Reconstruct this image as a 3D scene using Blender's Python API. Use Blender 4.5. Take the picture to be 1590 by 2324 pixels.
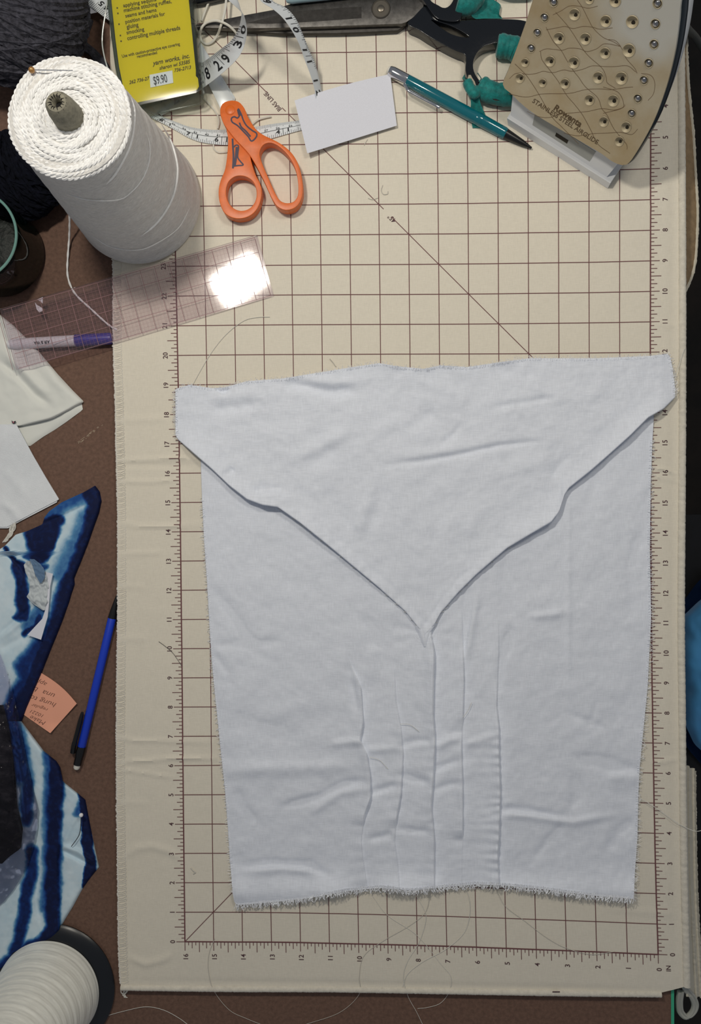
import bpy, bmesh, math, random
import numpy as np
from mathutils import Vector

for o in list(bpy.data.objects):
    bpy.data.objects.remove(o)
sc = bpy.context.scene
COL = sc.collection
S = 0.0254                      # all coordinates below are inches, meshes are stored in metres
random.seed(7)
RNG = np.random.default_rng(11)

# ------------------------------------------------------------------ camera
CW, CH, CF = 1590.0, 2324.0, 1822.0
CPOS = np.array([7.165085, 15.034825, 27.103196])
CEUL = (-0.0127245171, 0.0457973791, -0.0081729541)
cam = bpy.data.cameras.new('camera')
cam.sensor_fit = 'VERTICAL'
cam.sensor_height = 36.0
cam.lens = 36.0 * CF / CH
cam.clip_start = 0.01
cam.clip_end = 50
camo = bpy.data.objects.new('camera', cam)
camo.location = CPOS * S
camo.rotation_euler = CEUL
COL.objects.link(camo)
sc.camera = camo

# ------------------------------------------------------------------ light
world = bpy.data.worlds.new('world')
sc.world = world
world.use_nodes = True
bg = world.node_tree.nodes['Background']
bg.inputs[0].default_value = (0.88, 0.92, 1.0, 1)
bg.inputs[1].default_value = 0.18


def area(name, loc, target, sx, sy, power, col):
    l = bpy.data.lights.new(name, 'AREA')
    l.shape = 'RECTANGLE'
    l.size = sx * S
    l.size_y = sy * S
    l.energy = power
    l.color = col
    o = bpy.data.objects.new(name, l)
    o.location = Vector(loc) * S
    d = Vector(target) - Vector(loc)
    o.rotation_euler = d.to_track_quat('-Z', 'Y').to_euler()
    COL.objects.link(o)
    return o


area('desk_lamp', (-2.0, 30.8, 30), (6, 19, 0), 3.4, 2.2, 2.75, (1.0, 0.935, 0.82))
area('ceiling_lamp', (17, 32, 31), (8, 18, 0), 7, 5, 1.5, (1.0, 0.935, 0.82))

sc.view_settings.view_transform = 'Standard'
sc.view_settings.look = 'None'
sc.view_settings.exposure = 0.0
sc.view_settings.gamma = 1.0
sc.view_settings.use_curve_mapping = False

# ------------------------------------------------------------------ helpers: projection


def _rot(r):
    a, b, c = r
    Rx = np.array([[1, 0, 0], [0, math.cos(a), -math.sin(a)], [0, math.sin(a), math.cos(a)]])
    Ry = np.array([[math.cos(b), 0, math.sin(b)], [0, 1, 0], [-math.sin(b), 0, math.cos(b)]])
    Rz = np.array([[math.cos(c), -math.sin(c), 0], [math.sin(c), math.cos(c), 0], [0, 0, 1]])
    return Rz @ Ry @ Rx


CR = _rot(CEUL)


def rays(px, py):
    px = np.asarray(px, float)
    py = np.asarray(py, float)
    d = np.stack([(px - CW / 2) / CF, (CH / 2 - py) / CF, -np.ones_like(px)], -1)
    return d @ CR.T


def W(px, py, z=0.0):
    """the point at height z (inches) that the photograph shows at pixel px, py"""
    d = rays(px, py)
    t = (np.asarray(z, float) - CPOS[2]) / d[..., 2]
    return CPOS + d * t[..., None]


def WP(pts, z=0.0):
    p = np.asarray(pts, float)
    return W(p[:, 0], p[:, 1], p[:, 2] if p.shape[1] > 2 else z)


# ------------------------------------------------------------------ helpers: numbers
def spline(pts, n, closed=False):
    p = np.asarray(pts, float)
    if len(p) == 2 and not closed:
        t = np.linspace(0, 1, n)[:, None]
        return p[0] * (1 - t) + p[1] * t
    if closed:
        q = np.vstack([p[-1], p, p[0], p[1]])
        segs = len(p)
    else:
        q = np.vstack([2 * p[0] - p[1], p, 2 * p[-1] - p[-2]])
        segs = len(p) - 1
    # chord-length weights so samples are even
    ln = np.linalg.norm(np.diff(q[1:segs + 2], axis=0), axis=1) + 1e-9
    cum = np.r_[0, np.cumsum(ln)]
    s = np.linspace(0, cum[-1], n, endpoint=not closed)
    i = np.clip(np.searchsorted(cum, s, side='right') - 1, 0, segs - 1)
    t = ((s - cum[i]) / ln[i])[:, None]
    a, b, c, d = q[i], q[i + 1], q[i + 2], q[i + 3]
    return 0.5 * (2 * b + (c - a) * t + (2 * a - 5 * b + 4 * c - d) * t ** 2 + (3 * b - 3 * c + d - a) * t ** 3)


def polyd(x, y, pts):
    """distance to a polyline and position along it (0..1)"""
    p = np.asarray(pts, float)[:, :2]
    best = np.full(np.shape(x), 1e9)
    bt = np.zeros(np.shape(x))
    n = len(p) - 1
    for k in range(n):
        ax, ay = p[k]
        dx, dy = p[k + 1] - p[k]
        L = dx * dx + dy * dy + 1e-12
        t = np.clip(((x - ax) * dx + (y - ay) * dy) / L, 0, 1)
        d = np.hypot(x - ax - t * dx, y - ay - t * dy)
        m = d < best
        best = np.where(m, d, best)
        bt = np.where(m, (k + t) / n, bt)
    return best, bt


def sstep(a, b, x):
    t = np.clip((x - a) / (b - a), 0, 1)
    return t * t * (3 - 2 * t)


def vnoise(x, y, seed=0):
    r = np.random.default_rng(seed).random((64, 64)) * 2 - 1
    xi = np.floor(x).astype(int)
    yi = np.floor(y).astype(int)
    fx = x - xi
    fy = y - yi
    fx = fx * fx * (3 - 2 * fx)
    fy = fy * fy * (3 - 2 * fy)
    g = lambda i, j: r[i % 64, j % 64]
    return (g(xi, yi) * (1 - fx) + g(xi + 1, yi) * fx) * (1 - fy) + (g(xi, yi + 1) * (1 - fx) + g(xi + 1, yi + 1) * fx) * fy


def fbm(x, y, seed=0, octs=3):
    v = 0
    for k in range(octs):
        v = v + vnoise(x * 2 ** k + 3.1 * k, y * 2 ** k + 7.7 * k, seed + k) * 0.5 ** k
    return v


def creases(x, y, feats):
    """sum of soft ridges (positive) and folds (negative) along polylines: (points, height, width)"""
    z = np.zeros(np.shape(x))
    for pts, amp, wid in feats:
        d, t = polyd(x, y, pts)
        z += amp * np.exp(-(d / wid) ** 2) * np.clip(np.sin(np.pi * np.clip(t * 0.9 + 0.05, 0, 1)) * 1.6, 0, 1)
    return z


# ------------------------------------------------------------------ helpers: meshes
LOC = {}


def tag(o, label=None, cat=None, group=None, kind=None):
    if label:
        o['label'] = label
    if cat:
        o['category'] = cat
    if group:
        o['group'] = group
    if kind:
        o['kind'] = kind
    return o


def thing(name, label, cat, loc, group=None):
    o = bpy.data.objects.new(name, None)
    o.empty_display_size = 0.01
    o.location = Vector([float(c) for c in loc]) * S
    COL.objects.link(o)
    LOC[o] = np.asarray(loc, float)
    return tag(o, label, cat, group)


def mk(name, geo, mat, parent=None, smooth=True, loc=None, label=None, cat=None, group=None, kind=None):
    V, F = geo
    V = np.asarray(V, float)
    if parent is not None:
        base = LOC[parent]
    else:
        base = np.asarray(loc, float) if loc is not None else np.array([V[:, 0].mean(), V[:, 1].mean(), V[:, 2].min()])
    me = bpy.data.meshes.new(name)
    me.from_pydata(((V - base) * S).tolist(), [], [list(map(int, f)) for f in F])
    me.materials.append(mat)
    if smooth:
        me.polygons.foreach_set('use_smooth', [True] * len(me.polygons))
        if smooth != 'all':
            try:
                me.set_sharp_from_angle(angle=math.radians(42))
            except Exception:
                pass
    me.update()
    o = bpy.data.objects.new(name, me)
    COL.objects.link(o)
    if parent is not None:
        o.parent = parent
    else:
        o.location = Vector(base.tolist()) * S
    LOC[o] = base
    return tag(o, label, cat, group, kind)


def join(*gs):
    V, F, n = [], [], 0
    for v, f in gs:
        v = np.asarray(v, float).reshape(-1, 3)
        V.append(v)
        F += [[i + n for i in q] for q in f]
        n += len(v)
    return np.vstack(V), F


def gridF(nr, nc, closed_c=False, flip=False):
    i, j = np.meshgrid(np.arange(nr - 1), np.arange(nc if closed_c else nc - 1), indexing='ij')
    a = (i * nc + j).ravel()
    b = (i * nc + (j + 1) % nc).ravel()
    c = ((i + 1) * nc + (j + 1) % nc).ravel()
    d = ((i + 1) * nc + j).ravel()
    F = np.stack([a, d, c, b] if flip else [a, b, c, d], 1)
    return F.tolist()


def tube(path, r, sides=6, closed=False, caps=True, flat=1.0):
    P = np.asarray(path, float)
    n = len(P)
    r = np.broadcast_to(np.asarray(r, float), (n,))
    T = np.gradient(P, axis=0)
    if closed:
        T = np.roll(P, -1, 0) - np.roll(P, 1, 0)
    T /= np.linalg.norm(T, axis=1)[:, None] + 1e-12
    N = np.zeros_like(P)
    u = np.array([0, 0, 1.0]) if abs(T[0][2]) < 0.9 else np.array([1.0, 0, 0])
    for i in range(n):
        u = u - T[i] * (u @ T[i])
        L = np.linalg.norm(u)
        if L < 1e-6:
            u = np.array([1.0, 0.3, 0.2])
            u = u - T[i] * (u @ T[i])
            L = np.linalg.norm(u)
        u = u / L
        N[i] = u
    B = np.cross(T, N)
    a = np.linspace(0, 2 * math.pi, sides, endpoint=False)
    V = P[:, None, :] + r[:, None, None] * (np.cos(a)[None, :, None] * N[:, None, :] * flat + np.sin(a)[None, :, None] * B[:, None, :])
    V = V.reshape(-1, 3)
    F = gridF(n, sides, True)
    if closed:
        F += [[(n - 1) * sides + j, (n - 1) * sides + (j + 1) % sides, (j + 1) % sides, j] for j in range(sides)]
    elif caps:
        F.append(list(range(sides))[::-1])
        F.append([(n - 1) * sides + j for j in range(sides)])
    return V, F


def lathe(profile, c, axis=(0, 0, 1), seg=48, capb=True, capt=True):
    """profile: (radius, height) rows along axis from c"""
    ax = np.asarray(axis, float)
    ax /= np.linalg.norm(ax)
    u = np.cross(ax, [0, 0, 1.0] if abs(ax[2]) < 0.9 else [1.0, 0, 0])
    u /= np.linalg.norm(u)
    v = np.cross(ax, u)
    a = np.linspace(0, 2 * math.pi, seg, endpoint=False)
    pr = np.asarray(profile, float)
    ring = np.cos(a)[:, None] * u + np.sin(a)[:, None] * v
    V = np.asarray(c, float) + pr[:, 1][:, None, None] * ax + pr[:, 0][:, None, None] * ring[None]
    n = len(pr)
    F = gridF(n, seg, True)
    if capb:
        F.append(list(range(seg))[::-1])
    if capt:
        F.append([(n - 1) * seg + j for j in range(seg)])
    return V.reshape(-1, 3), F


def plate(outer, holes=(), depth=0.3, bev=0.0, mapf=None, segs=2):
    """flat plate with holes from 2-D loops; top face at w=0, back at w=-depth; mapf(u,v,w) -> xyz"""
    bm = bmesh.new()
    edges = []
    for loop in [outer] + list(holes):
        vs = [bm.verts.new((float(p[0]), float(p[1]), 0)) for p in loop]
        edges += [bm.edges.new((vs[i], vs[(i + 1) % len(vs)])) for i in range(len(vs))]
    bmesh.ops.triangle_fill(bm, use_beauty=True, use_dissolve=False, edges=edges)
    for f in bm.faces:
        if f.normal.z < 0:
            f.normal_flip()
    if depth > 0:
        top = list(bm.faces)
        r = bmesh.ops.extrude_face_region(bm, geom=top)
        nv = [g for g in r['geom'] if isinstance(g, bmesh.types.BMVert)]
        for v in nv:
            v.co.z = 0.0
        for v in bm.verts:
            v.tag = False
        for v in nv:
            v.tag = True
        for v in bm.verts:
            if not v.tag:
                v.co.z = -depth
        bmesh.ops.recalc_face_normals(bm, faces=bm.faces)
        if bev > 0:
            es = [e for e in bm.edges if len(e.link_faces) == 2 and e.calc_face_angle(0) > 1.0 and abs(e.verts[0].co.z - e.verts[1].co.z) < 1e-6]
            bmesh.ops.bevel(bm, geom=es, offset=bev, segments=segs, affect='EDGES', clamp_overlap=True, profile=0.5)
    bm.verts.index_update()
    V = np.array([v.co[:] for v in bm.verts])
    F = [[v.index for v in f.verts] for f in bm.faces]
    bm.free()
    if mapf:
        V = mapf(V[:, 0], V[:, 1], V[:, 2])
    return V, F


def pxplate(outer, holes, ztop, depth, bev, segs=2):
    """plate traced in the photograph, lying at height ztop"""
    o2 = WP(outer, ztop)[:, :2]
    h2 = [WP(h, ztop)[:, :2] for h in holes]
    return plate(o2, h2, depth, bev, lambda u, v, w: np.stack([u, v, w + ztop], 1), segs)


def boxg(x0, x1, y0, y1, z0, z1):
    V = [(x, y, z) for z in (z0, z1) for y in (y0, y1) for x in (x0, x1)]
    return np.array(V, float), [[0, 2, 3, 1], [4, 5, 7, 6], [0, 1, 5, 4], [2, 6, 7, 3], [0, 4, 6, 2], [1, 3, 7, 5]]


def ellipsoid(c, r, nu=24, nv=14, noise=0.0, seed=0):
    th = np.linspace(0, math.pi, nv)
    ph = np.linspace(0, 2 * math.pi, nu, endpoint=False)
    T, Pp = np.meshgrid(th, ph, indexing='ij')
    k = 1 + noise * fbm(Pp * 3 / math.pi + 5, T * 4, seed) if noise else 1.0
    V = np.stack([c[0] + k * r[0] * np.sin(T) * np.cos(Pp), c[1] + k * r[1] * np.sin(T) * np.sin(Pp), c[2] + k * r[2] * np.cos(T)], -1)
    return V.reshape(-1, 3), gridF(nv, nu, True, True)


def sheet(V, F, nr, nc, thick):
    """close a grid sheet (nr x nc) into a thin solid by a shifted copy below"""
    V = np.asarray(V, float)
    V2 = V.copy()
    V2[:, 2] -= thick
    n = nr * nc
    loop = [j for j in range(nc)] + [i * nc + nc - 1 for i in range(1, nr)] + [(nr - 1) * nc + j for j in range(nc - 2, -1, -1)] + [i * nc for i in range(nr - 2, 0, -1)]
    F2 = [f[::-1] for f in (np.asarray(F) + n).tolist()]
    side = [[loop[k], loop[k] + n, loop[(k + 1) % len(loop)] + n, loop[(k + 1) % len(loop)]] for k in range(len(loop))]
    return np.vstack([V, V2]), list(F) + F2 + side


def rowpatch(left, right, y0, y1, nr, nc, zf, thick=0.0):
    """sheet whose left and right edges are traced as x(y) in the photograph; zf(px,py,u,v) gives heights"""
    l = np.asarray(left, float)
    r = np.asarray(right, float)
    py = np.linspace(y0, y1, nr)
    xl = np.interp(py, l[:, 1], l[:, 0])
    xr = np.interp(py, r[:, 1], r[:, 0])
    u = np.linspace(0, 1, nc)
    X = xl[:, None] + (xr - xl)[:, None] * u
    Y = np.repeat(py[:, None], nc, 1)
    U, Vv = np.meshgrid(u, np.linspace(0, 1, nr))
    Z = zf(X, Y, U, Vv)
    V = W(X, Y, Z).reshape(-1, 3)
    F = gridF(nr, nc, False, True)
    if thick:
        return sheet(V, F, nr, nc, thick), (X, Y)
    return (V, F), (X, Y)


TXT = {}


def text_geo(s, bold=0.0, shear=0.0):
    key = (s, bold, shear)
    if key not in TXT:
        cu = bpy.data.curves.new('txt', 'FONT')
        cu.body = s
        cu.size = 1.0
        cu.resolution_u = 3
        cu.fill_mode = 'FRONT'
        cu.offset = bold
        cu.shear = shear
        ob = bpy.data.objects.new('txt', cu)
        me = ob.to_mesh()
        V = np.array([v.co[:2] for v in me.vertices]).reshape(-1, 2)
        F = [list(p.vertices) for p in me.polygons]
        ob.to_mesh_clear()
        bpy.data.objects.remove(ob)
        bpy.data.curves.remove(cu)
        V = V - np.array([V[:, 0].min(), 0])
        TXT[key] = (V, F, V[:, 0].max())
    return TXT[key]


def ptext(s, p0, p1, mapf, hs=1.0, bold=0.0, shear=0.0):
    """lay a string from p0 to p1 (baseline) on a flat mapping mapf(px,py)->xyz"""
    V, F, wd = text_geo(s, bold, shear)
    p0 = np.asarray(p0, float)
    d = np.asarray(p1, float) - p0
    k = np.linalg.norm(d) / wd
    d = d / np.linalg.norm(d)
    up = np.array([d[1], -d[0]])
    P = p0 + V[:, :1] * k * d + V[:, 1:] * k * hs * up
    return mapf(P[:, 0], P[:, 1]), F


def strip(pts, w, mapf, closed=False):
    """a printed line of width w following pts on mapf(px,py)"""
    p = np.asarray(pts, float)
    t = np.gradient(p, axis=0)
    if closed:
        t = np.roll(p, -1, 0) - np.roll(p, 1, 0)
    t /= np.linalg.norm(t, axis=1)[:, None] + 1e-9
    nrm = np.stack([-t[:, 1], t[:, 0]], 1) * w / 2
    a, b = p + nrm, p - nrm
    n = len(p)
    P = np.vstack([a, b])
    F = [[i, i + 1, n + i + 1, n + i] for i in range(n - 1)]
    if closed:
        F.append([n - 1, 0, n, 2 * n - 1])
    return mapf(P[:, 0], P[:, 1]), F


# ------------------------------------------------------------------ materials
def lin(c):
    return tuple(((x / 255) / 12.92 if x / 255 <= 0.04045 else ((x / 255 + 0.055) / 1.055) ** 2.4) for x in c)


MATS = {}


def M(name, rgb, rough=0.6, metal=0.0, spec=0.5, var=None, bump=None, sheen=0.0, sub=None, stretch=(1, 1, 1), coat=0.0, rgb2=None):
    """var=(scale per inch, amount or second colour mix), bump=(scale per inch, strength, distance in inches)"""
    m = bpy.data.materials.new(name)
    m.use_nodes = True
    nt = m.node_tree
    b = nt.nodes['Principled BSDF']
    b.inputs['Base Color'].default_value = (*lin(rgb), 1)
    b.inputs['Roughness'].default_value = rough
    b.inputs['Metallic'].default_value = metal
    b.inputs['Specular IOR Level'].default_value = spec
    b.inputs['Sheen Weight'].default_value = sheen
    b.inputs['Coat Weight'].default_value = coat
    if var or bump:
        tc = nt.nodes.new('ShaderNodeTexCoord')
        mp = nt.nodes.new('ShaderNodeMapping')
        mp.inputs['Scale'].default_value = [s / S for s in stretch]
        nt.links.new(tc.outputs['Object'], mp.inputs['Vector'])
    if var:
        nz = nt.nodes.new('ShaderNodeTexNoise')
        nz.inputs['Scale'].default_value = var[0]
        nz.inputs['Detail'].default_value = 5
        nz.inputs['Roughness'].default_value = 0.65
        nt.links.new(mp.outputs[0], nz.inputs['Vector'])
        rp = nt.nodes.new('ShaderNodeValToRGB')
        rp.color_ramp.elements[0].position = 0.32
        rp.color_ramp.elements[1].position = 0.68
        a = var[1]
        c2 = rgb2 if rgb2 else tuple(x * (1 - a) for x in rgb)
        rp.color_ramp.elements[0].color = (*lin(c2), 1)
        rp.color_ramp.elements[1].color = (*lin(rgb if rgb2 else tuple(min(255, x * (1 + a * 0.5)) for x in rgb)), 1)
        nt.links.new(nz.outputs['Fac'], rp.inputs['Fac'])
        nt.links.new(rp.outputs['Color'], b.inputs['Base Color'])
    if bump:
        nz2 = nt.nodes.new('ShaderNodeTexNoise')
        nz2.inputs['Scale'].default_value = bump[0]
        nz2.inputs['Detail'].default_value = 3
        nt.links.new(mp.outputs[0], nz2.inputs['Vector'])
        bp = nt.nodes.new('ShaderNodeBump')
        bp.inputs['Strength'].default_value = bump[1]
        bp.inputs['Distance'].default_value = bump[2] * S
        nt.links.new(nz2.outputs['Fac'], bp.inputs['Height'])
        nt.links.new(bp.outputs['Normal'], b.inputs['Normal'])
    MATS[name] = m
    return m


def weave(name, rgb, sx=55, sy=55, strength=0.25, rough=0.85, var=0.03):
    """plain woven cloth: slubby threads along both directions"""
    m = M(name, rgb, rough, spec=0.2, sheen=0.15)
    nt = m.node_tree
    b = nt.nodes['Principled BSDF']
    tc = nt.nodes.new('ShaderNodeTexCoord')
    outs = []
    for sc_ in ((sx, sx / 14, 1), (sy / 14, sy, 1)):
        mp = nt.nodes.new('ShaderNodeMapping')
        mp.inputs['Scale'].default_value = [s / S for s in sc_]
        nt.links.new(tc.outputs['Object'], mp.inputs['Vector'])
        nz = nt.nodes.new('ShaderNodeTexNoise')
        nz.inputs['Scale'].default_value = 1.0
        nz.inputs['Detail'].default_value = 2
        nt.links.new(mp.outputs[0], nz.inputs['Vector'])
        outs.append(nz.outputs['Fac'])
    ad = nt.nodes.new('ShaderNodeMath')
    nt.links.new(outs[0], ad.inputs[0])
    nt.links.new(outs[1], ad.inputs[1])
    bp = nt.nodes.new('ShaderNodeBump')
    bp.inputs['Strength'].default_value = strength
    bp.inputs['Distance'].default_value = 0.012 * S
    nt.links.new(ad.outputs[0], bp.inputs['Height'])
    nt.links.new(bp.outputs['Normal'], b.inputs['Normal'])
    mr = nt.nodes.new('ShaderNodeMapRange')
    mr.inputs[1].default_value = 0.7
    mr.inputs[2].default_value = 1.3
    mr.inputs[3].default_value = 0
    mr.inputs[4].default_value = 1
    nt.links.new(ad.outputs[0], mr.inputs[0])
    mx = nt.nodes.new('ShaderNodeMix')
    mx.data_type = 'RGBA'
    mx.inputs[6].default_value = (*lin(tuple(x * (1 - var) for x in rgb)), 1)
    mx.inputs[7].default_value = (*lin(tuple(min(255, x * (1 + var)) for x in rgb)), 1)
    nt.links.new(mr.outputs[0], mx.inputs[0])
    nt.links.new(mx.outputs[2], b.inputs['Base Color'])
    return m


def clear(name, tint, rough=0.03, gloss=0.10, haze=0.0, hazecol=(230, 230, 235), bump=None):
    """thin clear plastic: straight-through transparency plus a Fresnel gloss and some milky haze"""
    m = bpy.data.materials.new(name)
    m.use_nodes = True
    nt = m.node_tree
    nt.nodes.remove(nt.nodes['Principled BSDF'])
    out = nt.nodes['Material Output']
    tr = nt.nodes.new('ShaderNodeBsdfTransparent')
    tr.inputs[0].default_value = (*lin(tint), 1)
    gl = nt.nodes.new('ShaderNodeBsdfGlossy')
    gl.inputs['Roughness'].default_value = rough
    df = nt.nodes.new('ShaderNodeBsdfDiffuse')
    df.inputs[0].default_value = (*lin(hazecol), 1)
    lw = nt.nodes.new('ShaderNodeFresnel')
    lw.inputs[0].default_value = 1.45
    ad = nt.nodes.new('ShaderNodeMath')
    ad.operation = 'ADD'
    ad.inputs[1].default_value = gloss
    ad.use_clamp = True
    nt.links.new(lw.outputs[0], ad.inputs[0])
    m1 = nt.nodes.new('ShaderNodeMixShader')
    m1.inputs[0].default_value = haze
    nt.links.new(tr.outputs[0], m1.inputs[1])
    nt.links.new(df.outputs[0], m1.inputs[2])
    m2 = nt.nodes.new('ShaderNodeMixShader')
    nt.links.new(ad.outputs[0], m2.inputs[0])
    nt.links.new(m1.outputs[0], m2.inputs[1])
    nt.links.new(gl.outputs[0], m2.inputs[2])
    nt.links.new(m2.outputs[0], out.inputs['Surface'])
    if bump:
        tc = nt.nodes.new('ShaderNodeTexCoord')
        nz = nt.nodes.new('ShaderNodeTexNoise')
        nz.inputs['Scale'].default_value = bump[0] / S
        nz.inputs['Detail'].default_value = 3
        nt.links.new(tc.outputs['Object'], nz.inputs['Vector'])
        bp = nt.nodes.new('ShaderNodeBump')
        bp.inputs['Strength'].default_value = bump[1]
        bp.inputs['Distance'].default_value = bump[2] * S
        nt.links.new(nz.outputs['Fac'], bp.inputs['Height'])
        nt.links.new(bp.outputs['Normal'], gl.inputs['Normal'])
    return m


m_table = M('brown_hardboard', (116, 90, 77), 0.75, spec=0.25, var=(8, 0.13), bump=(40, 0.25, 0.01))
m_green = M('green_edge', (60, 175, 135), 0.5)
m_floor = M('dark_floor', (34, 28, 22), 0.8, var=(0.35, 0.5))
m_mat = weave('natural_canvas', (229, 222, 206), 70, 70, 0.18, 0.9, 0.025)
m_matedge = M('canvas_cord', (224, 218, 204), 0.9, spec=0.2, var=(6, 0.06), bump=(30, 0.5, 0.02))
m_serge = M('overlock_thread', (228, 224, 214), 0.9, spec=0.2)
m_print = M('printed_ink', (116, 78, 80), 0.8, spec=0.2)
m_print2 = M('printed_numeral_ink', (92, 70, 74), 0.8, spec=0.2)
m_linen = weave('white_linen', (231, 236, 246), 42, 42, 0.4, 0.88, 0.03)
m_linent = M('linen_thread', (246, 248, 252), 0.8, spec=0.2)
m_thread = M('white_thread', (226, 224, 216), 0.7, spec=0.3)
m_greythread = M('grey_thread', (206, 202, 192), 0.7, spec=0.3)
m_darkthread = M('dark_thread', (70, 66, 66), 0.7)

TZ = -0.25        # table top; the mat lies on it with its surface at z = 0

# ------------------------------------------------------------------ setting: floor and table
mk('floor', boxg(-60, 60, -60, 80, -31, -30), m_floor, smooth=False, kind='structure', loc=(0, 0, -31))

tx = W(1522, 2290, TZ)[0]
tb = thing('work_table', 'large brown hardboard work table under the white cutting mat', 'table', (0, 12, -30))
mk('table_top', boxg(-34, tx, -12, 44, TZ - 0.8, TZ), m_table, tb, smooth=False)
mk('edge_band', boxg(tx, tx + 0.10, -12, 44, TZ - 0.8, TZ + 0.012), m_green, tb, smooth=False, label='green edge strip')
for lx, ly in ((-32, -10), (-32, 42), (tx - 3, -10), (tx - 3, 42)):
    mk('leg', boxg(lx - 1, lx + 1, ly - 1, ly + 1, -30, TZ - 0.8), m_table, tb, smooth=False)
m_chalk = M('chalk', (190, 172, 150), 0.9)
sg = []
for k in range(26):
    t = random.random()
    x = 176 + t * 52 + random.gauss(0, 2)
    y = 1008 - t * 44 + random.gauss(0, 2)
    l = random.uniform(1.5, 6)
    sg.append(tube(WP([(x, y), (x + l, y - l * 0.75)], TZ + 0.004), 0.008, 4))
mk('chalk_scuff', join(*sg), m_chalk, tb, label='pale scuff of chalk')

# ------------------------------------------------------------------ the mat
WCX = [7.9679, -0.0229, 0.0062, -0.0681, 7.8691, 0.0351, 0.1257, 0.0303, -0.0032, 0.0287]
WCY = [16.0054, 15.9098, 0.0663, 0.1687, -0.106, -0.0126, -0.0155, -0.0095, 0.0768, 0.034]


def grid2w(gx, gy):
    """printed inch grid (0..16 across from the left line, 0.. up) -> the slightly stretched cloth"""
    u = (np.asarray(gx, float) - 8) / 8
    v = (np.asarray(gy, float) - 16) / 16
    x = 0
    y = 0
    k = 0
    for i in range(4):
        for j in range(4 - i):
            t = u ** i * v ** j
            x = x + WCX[k] * t
            y = y + WCY[k] * t
            k += 1
    return x, y


def wxy(pts):
    return WP(pts)[:, :2]


MATCR = [(wxy(p), a * 1.6, w) for p, a, w in [
    ([(268, 1044), (330, 1043), (400, 1040), (455, 1043)], 0.035, 0.055),
    ([(268, 1056), (330, 1055), (455, 1060)], -0.02, 0.06),
    ([(268, 1092), (340, 1094), (400, 1090)], 0.03, 0.06),
    ([(270, 1188), (310, 1193), (370, 1195), (455, 1190)], 0.035, 0.06),
    ([(268, 1258), (310, 1256), (370, 1254)], 0.022, 0.07),
    ([(270, 955), (330, 952), (380, 950)], 0.02, 0.10),
    ([(266, 1672), (310, 1682), (370, 1682), (480, 1684)], 0.03, 0.06),
    ([(266, 1730), (330, 1726), (400, 1720), (500, 1722)], 0.035, 0.06),
    ([(270, 1745), (330, 1755), (400, 1765)], 0.025, 0.05),
    ([(285, 1945), (310, 1925), (345, 1920), (380, 1930), (410, 1948)], 0.03, 0.12),
    ([(290, 2172), (330, 2188), (370, 2178), (390, 2165)], 0.035, 0.10),
    ([(268, 1330), (330, 1332)], 0.015, 0.08),
    ([(266, 1450), (340, 1448)], 0.012, 0.1),
    ([(266, 1820), (340, 1822)], 0.012, 0.1),
    ([(1480, 1065), (1510, 1066), (1535, 1078)], 0.04, 0.06),
    ([(1480, 1083), (1510, 1086), (1535, 1090)], 0.03, 0.05),
    ([(1478, 1729), (1510, 1727), (1538, 1725)], 0.03, 0.05),
    ([(1470, 470), (1500, 475), (1532, 482)], 0.02, 0.08),
    ([(1480, 735), (1535, 740)], 0.02, 0.08),
    ([(1380, 2062), (1530, 2075)], 0.015, 0.1),
]]
MATCR += [(wxy(p), a, w) for p, a, w in [([(1524, -60), (1528, 600), (1528, 1400), (1530, 2000), (1532, 2200)], -0.03, 0.14),
                                          ([(300, 2228), (760, 2232), (1200, 2242), (1510, 2248)], -0.03, 0.10)]]


def matz(x, y):
    z = creases(x, y, MATCR)
    z += 0.010 * fbm(x * 0.5, y * 0.5, 3) + 0.004 * fbm(x * 2.0, y * 2.0, 5)
    return z


matL = WP([(247, -160), (251, 200), (257, 600), (258, 780), (262, 900), (264, 1000), (266, 1080), (268, 1200), (268, 1400), (266, 1550), (265, 1700), (266, 1850), (268, 2000), (270, 2150), (274, 2241)])[:, :2]
matR = WP([(1538, -160), (1538, 100), (1540, 400), (1541, 600), (1541, 900), (1540, 1100), (1538, 1400), (1540, 1600), (1542, 1800), (1545, 2000), (1549, 2150), (1551, 2238)])[:, :2]
botpts = WP([(274, 2238), (500, 2241), (760, 2242), (1000, 2246), (1300, 2251), (1500, 2253), (1551, 2240)])[:, :2]

NR, NC = 420, 250
ys = np.linspace(0, 1, NR)
lp = spline(matL, NR)
rp = spline(matR, NR)
u = np.linspace(0, 1, NC)
MX = lp[:, 0][:, None] * (1 - u) + rp[:, 0][:, None] * u
MY = lp[:, 1][:, None] * (1 - u) + rp[:, 1][:, None] * u
bo = np.interp(MX[-1], botpts[:, 0], botpts[:, 1]) - MY[-1]
MY = MY + bo[None, :] * np.clip((np.linspace(0, 1, NR)[:, None] - 0.9) / 0.1, 0, 1)
MZ = matz(MX, MY)
mt = thing('cutting_mat', 'cream canvas pressing mat printed with a brown inch grid', 'mat', (7, 15, TZ))
mV = np.stack([MX, MY, MZ], -1).reshape(-1, 3)
lower = mV.copy()
lower[:, 2] = TZ
nn = NR * NC
loop = list(range(NC)) + [i * NC + NC - 1 for i in range(1, NR)] + [(NR - 1) * NC + j for j in range(NC - 2, -1, -1)] + [i * NC for i in range(NR - 2, 0, -1)]
lv = lower[loop]
side = []
LN = len(loop)
for k in range(LN):
    side.append([loop[k], nn + k, nn + (k + 1) % LN, loop[(k + 1) % LN]])
mk('canvas', (np.vstack([mV, lv]), gridF(NR, NC, False, True) + side), m_mat, mt)


def mflat(dz=0.006):
    return lambda x, y: np.stack([x, y, matz(np.asarray(x), np.asarray(y)) + dz], 1)


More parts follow.
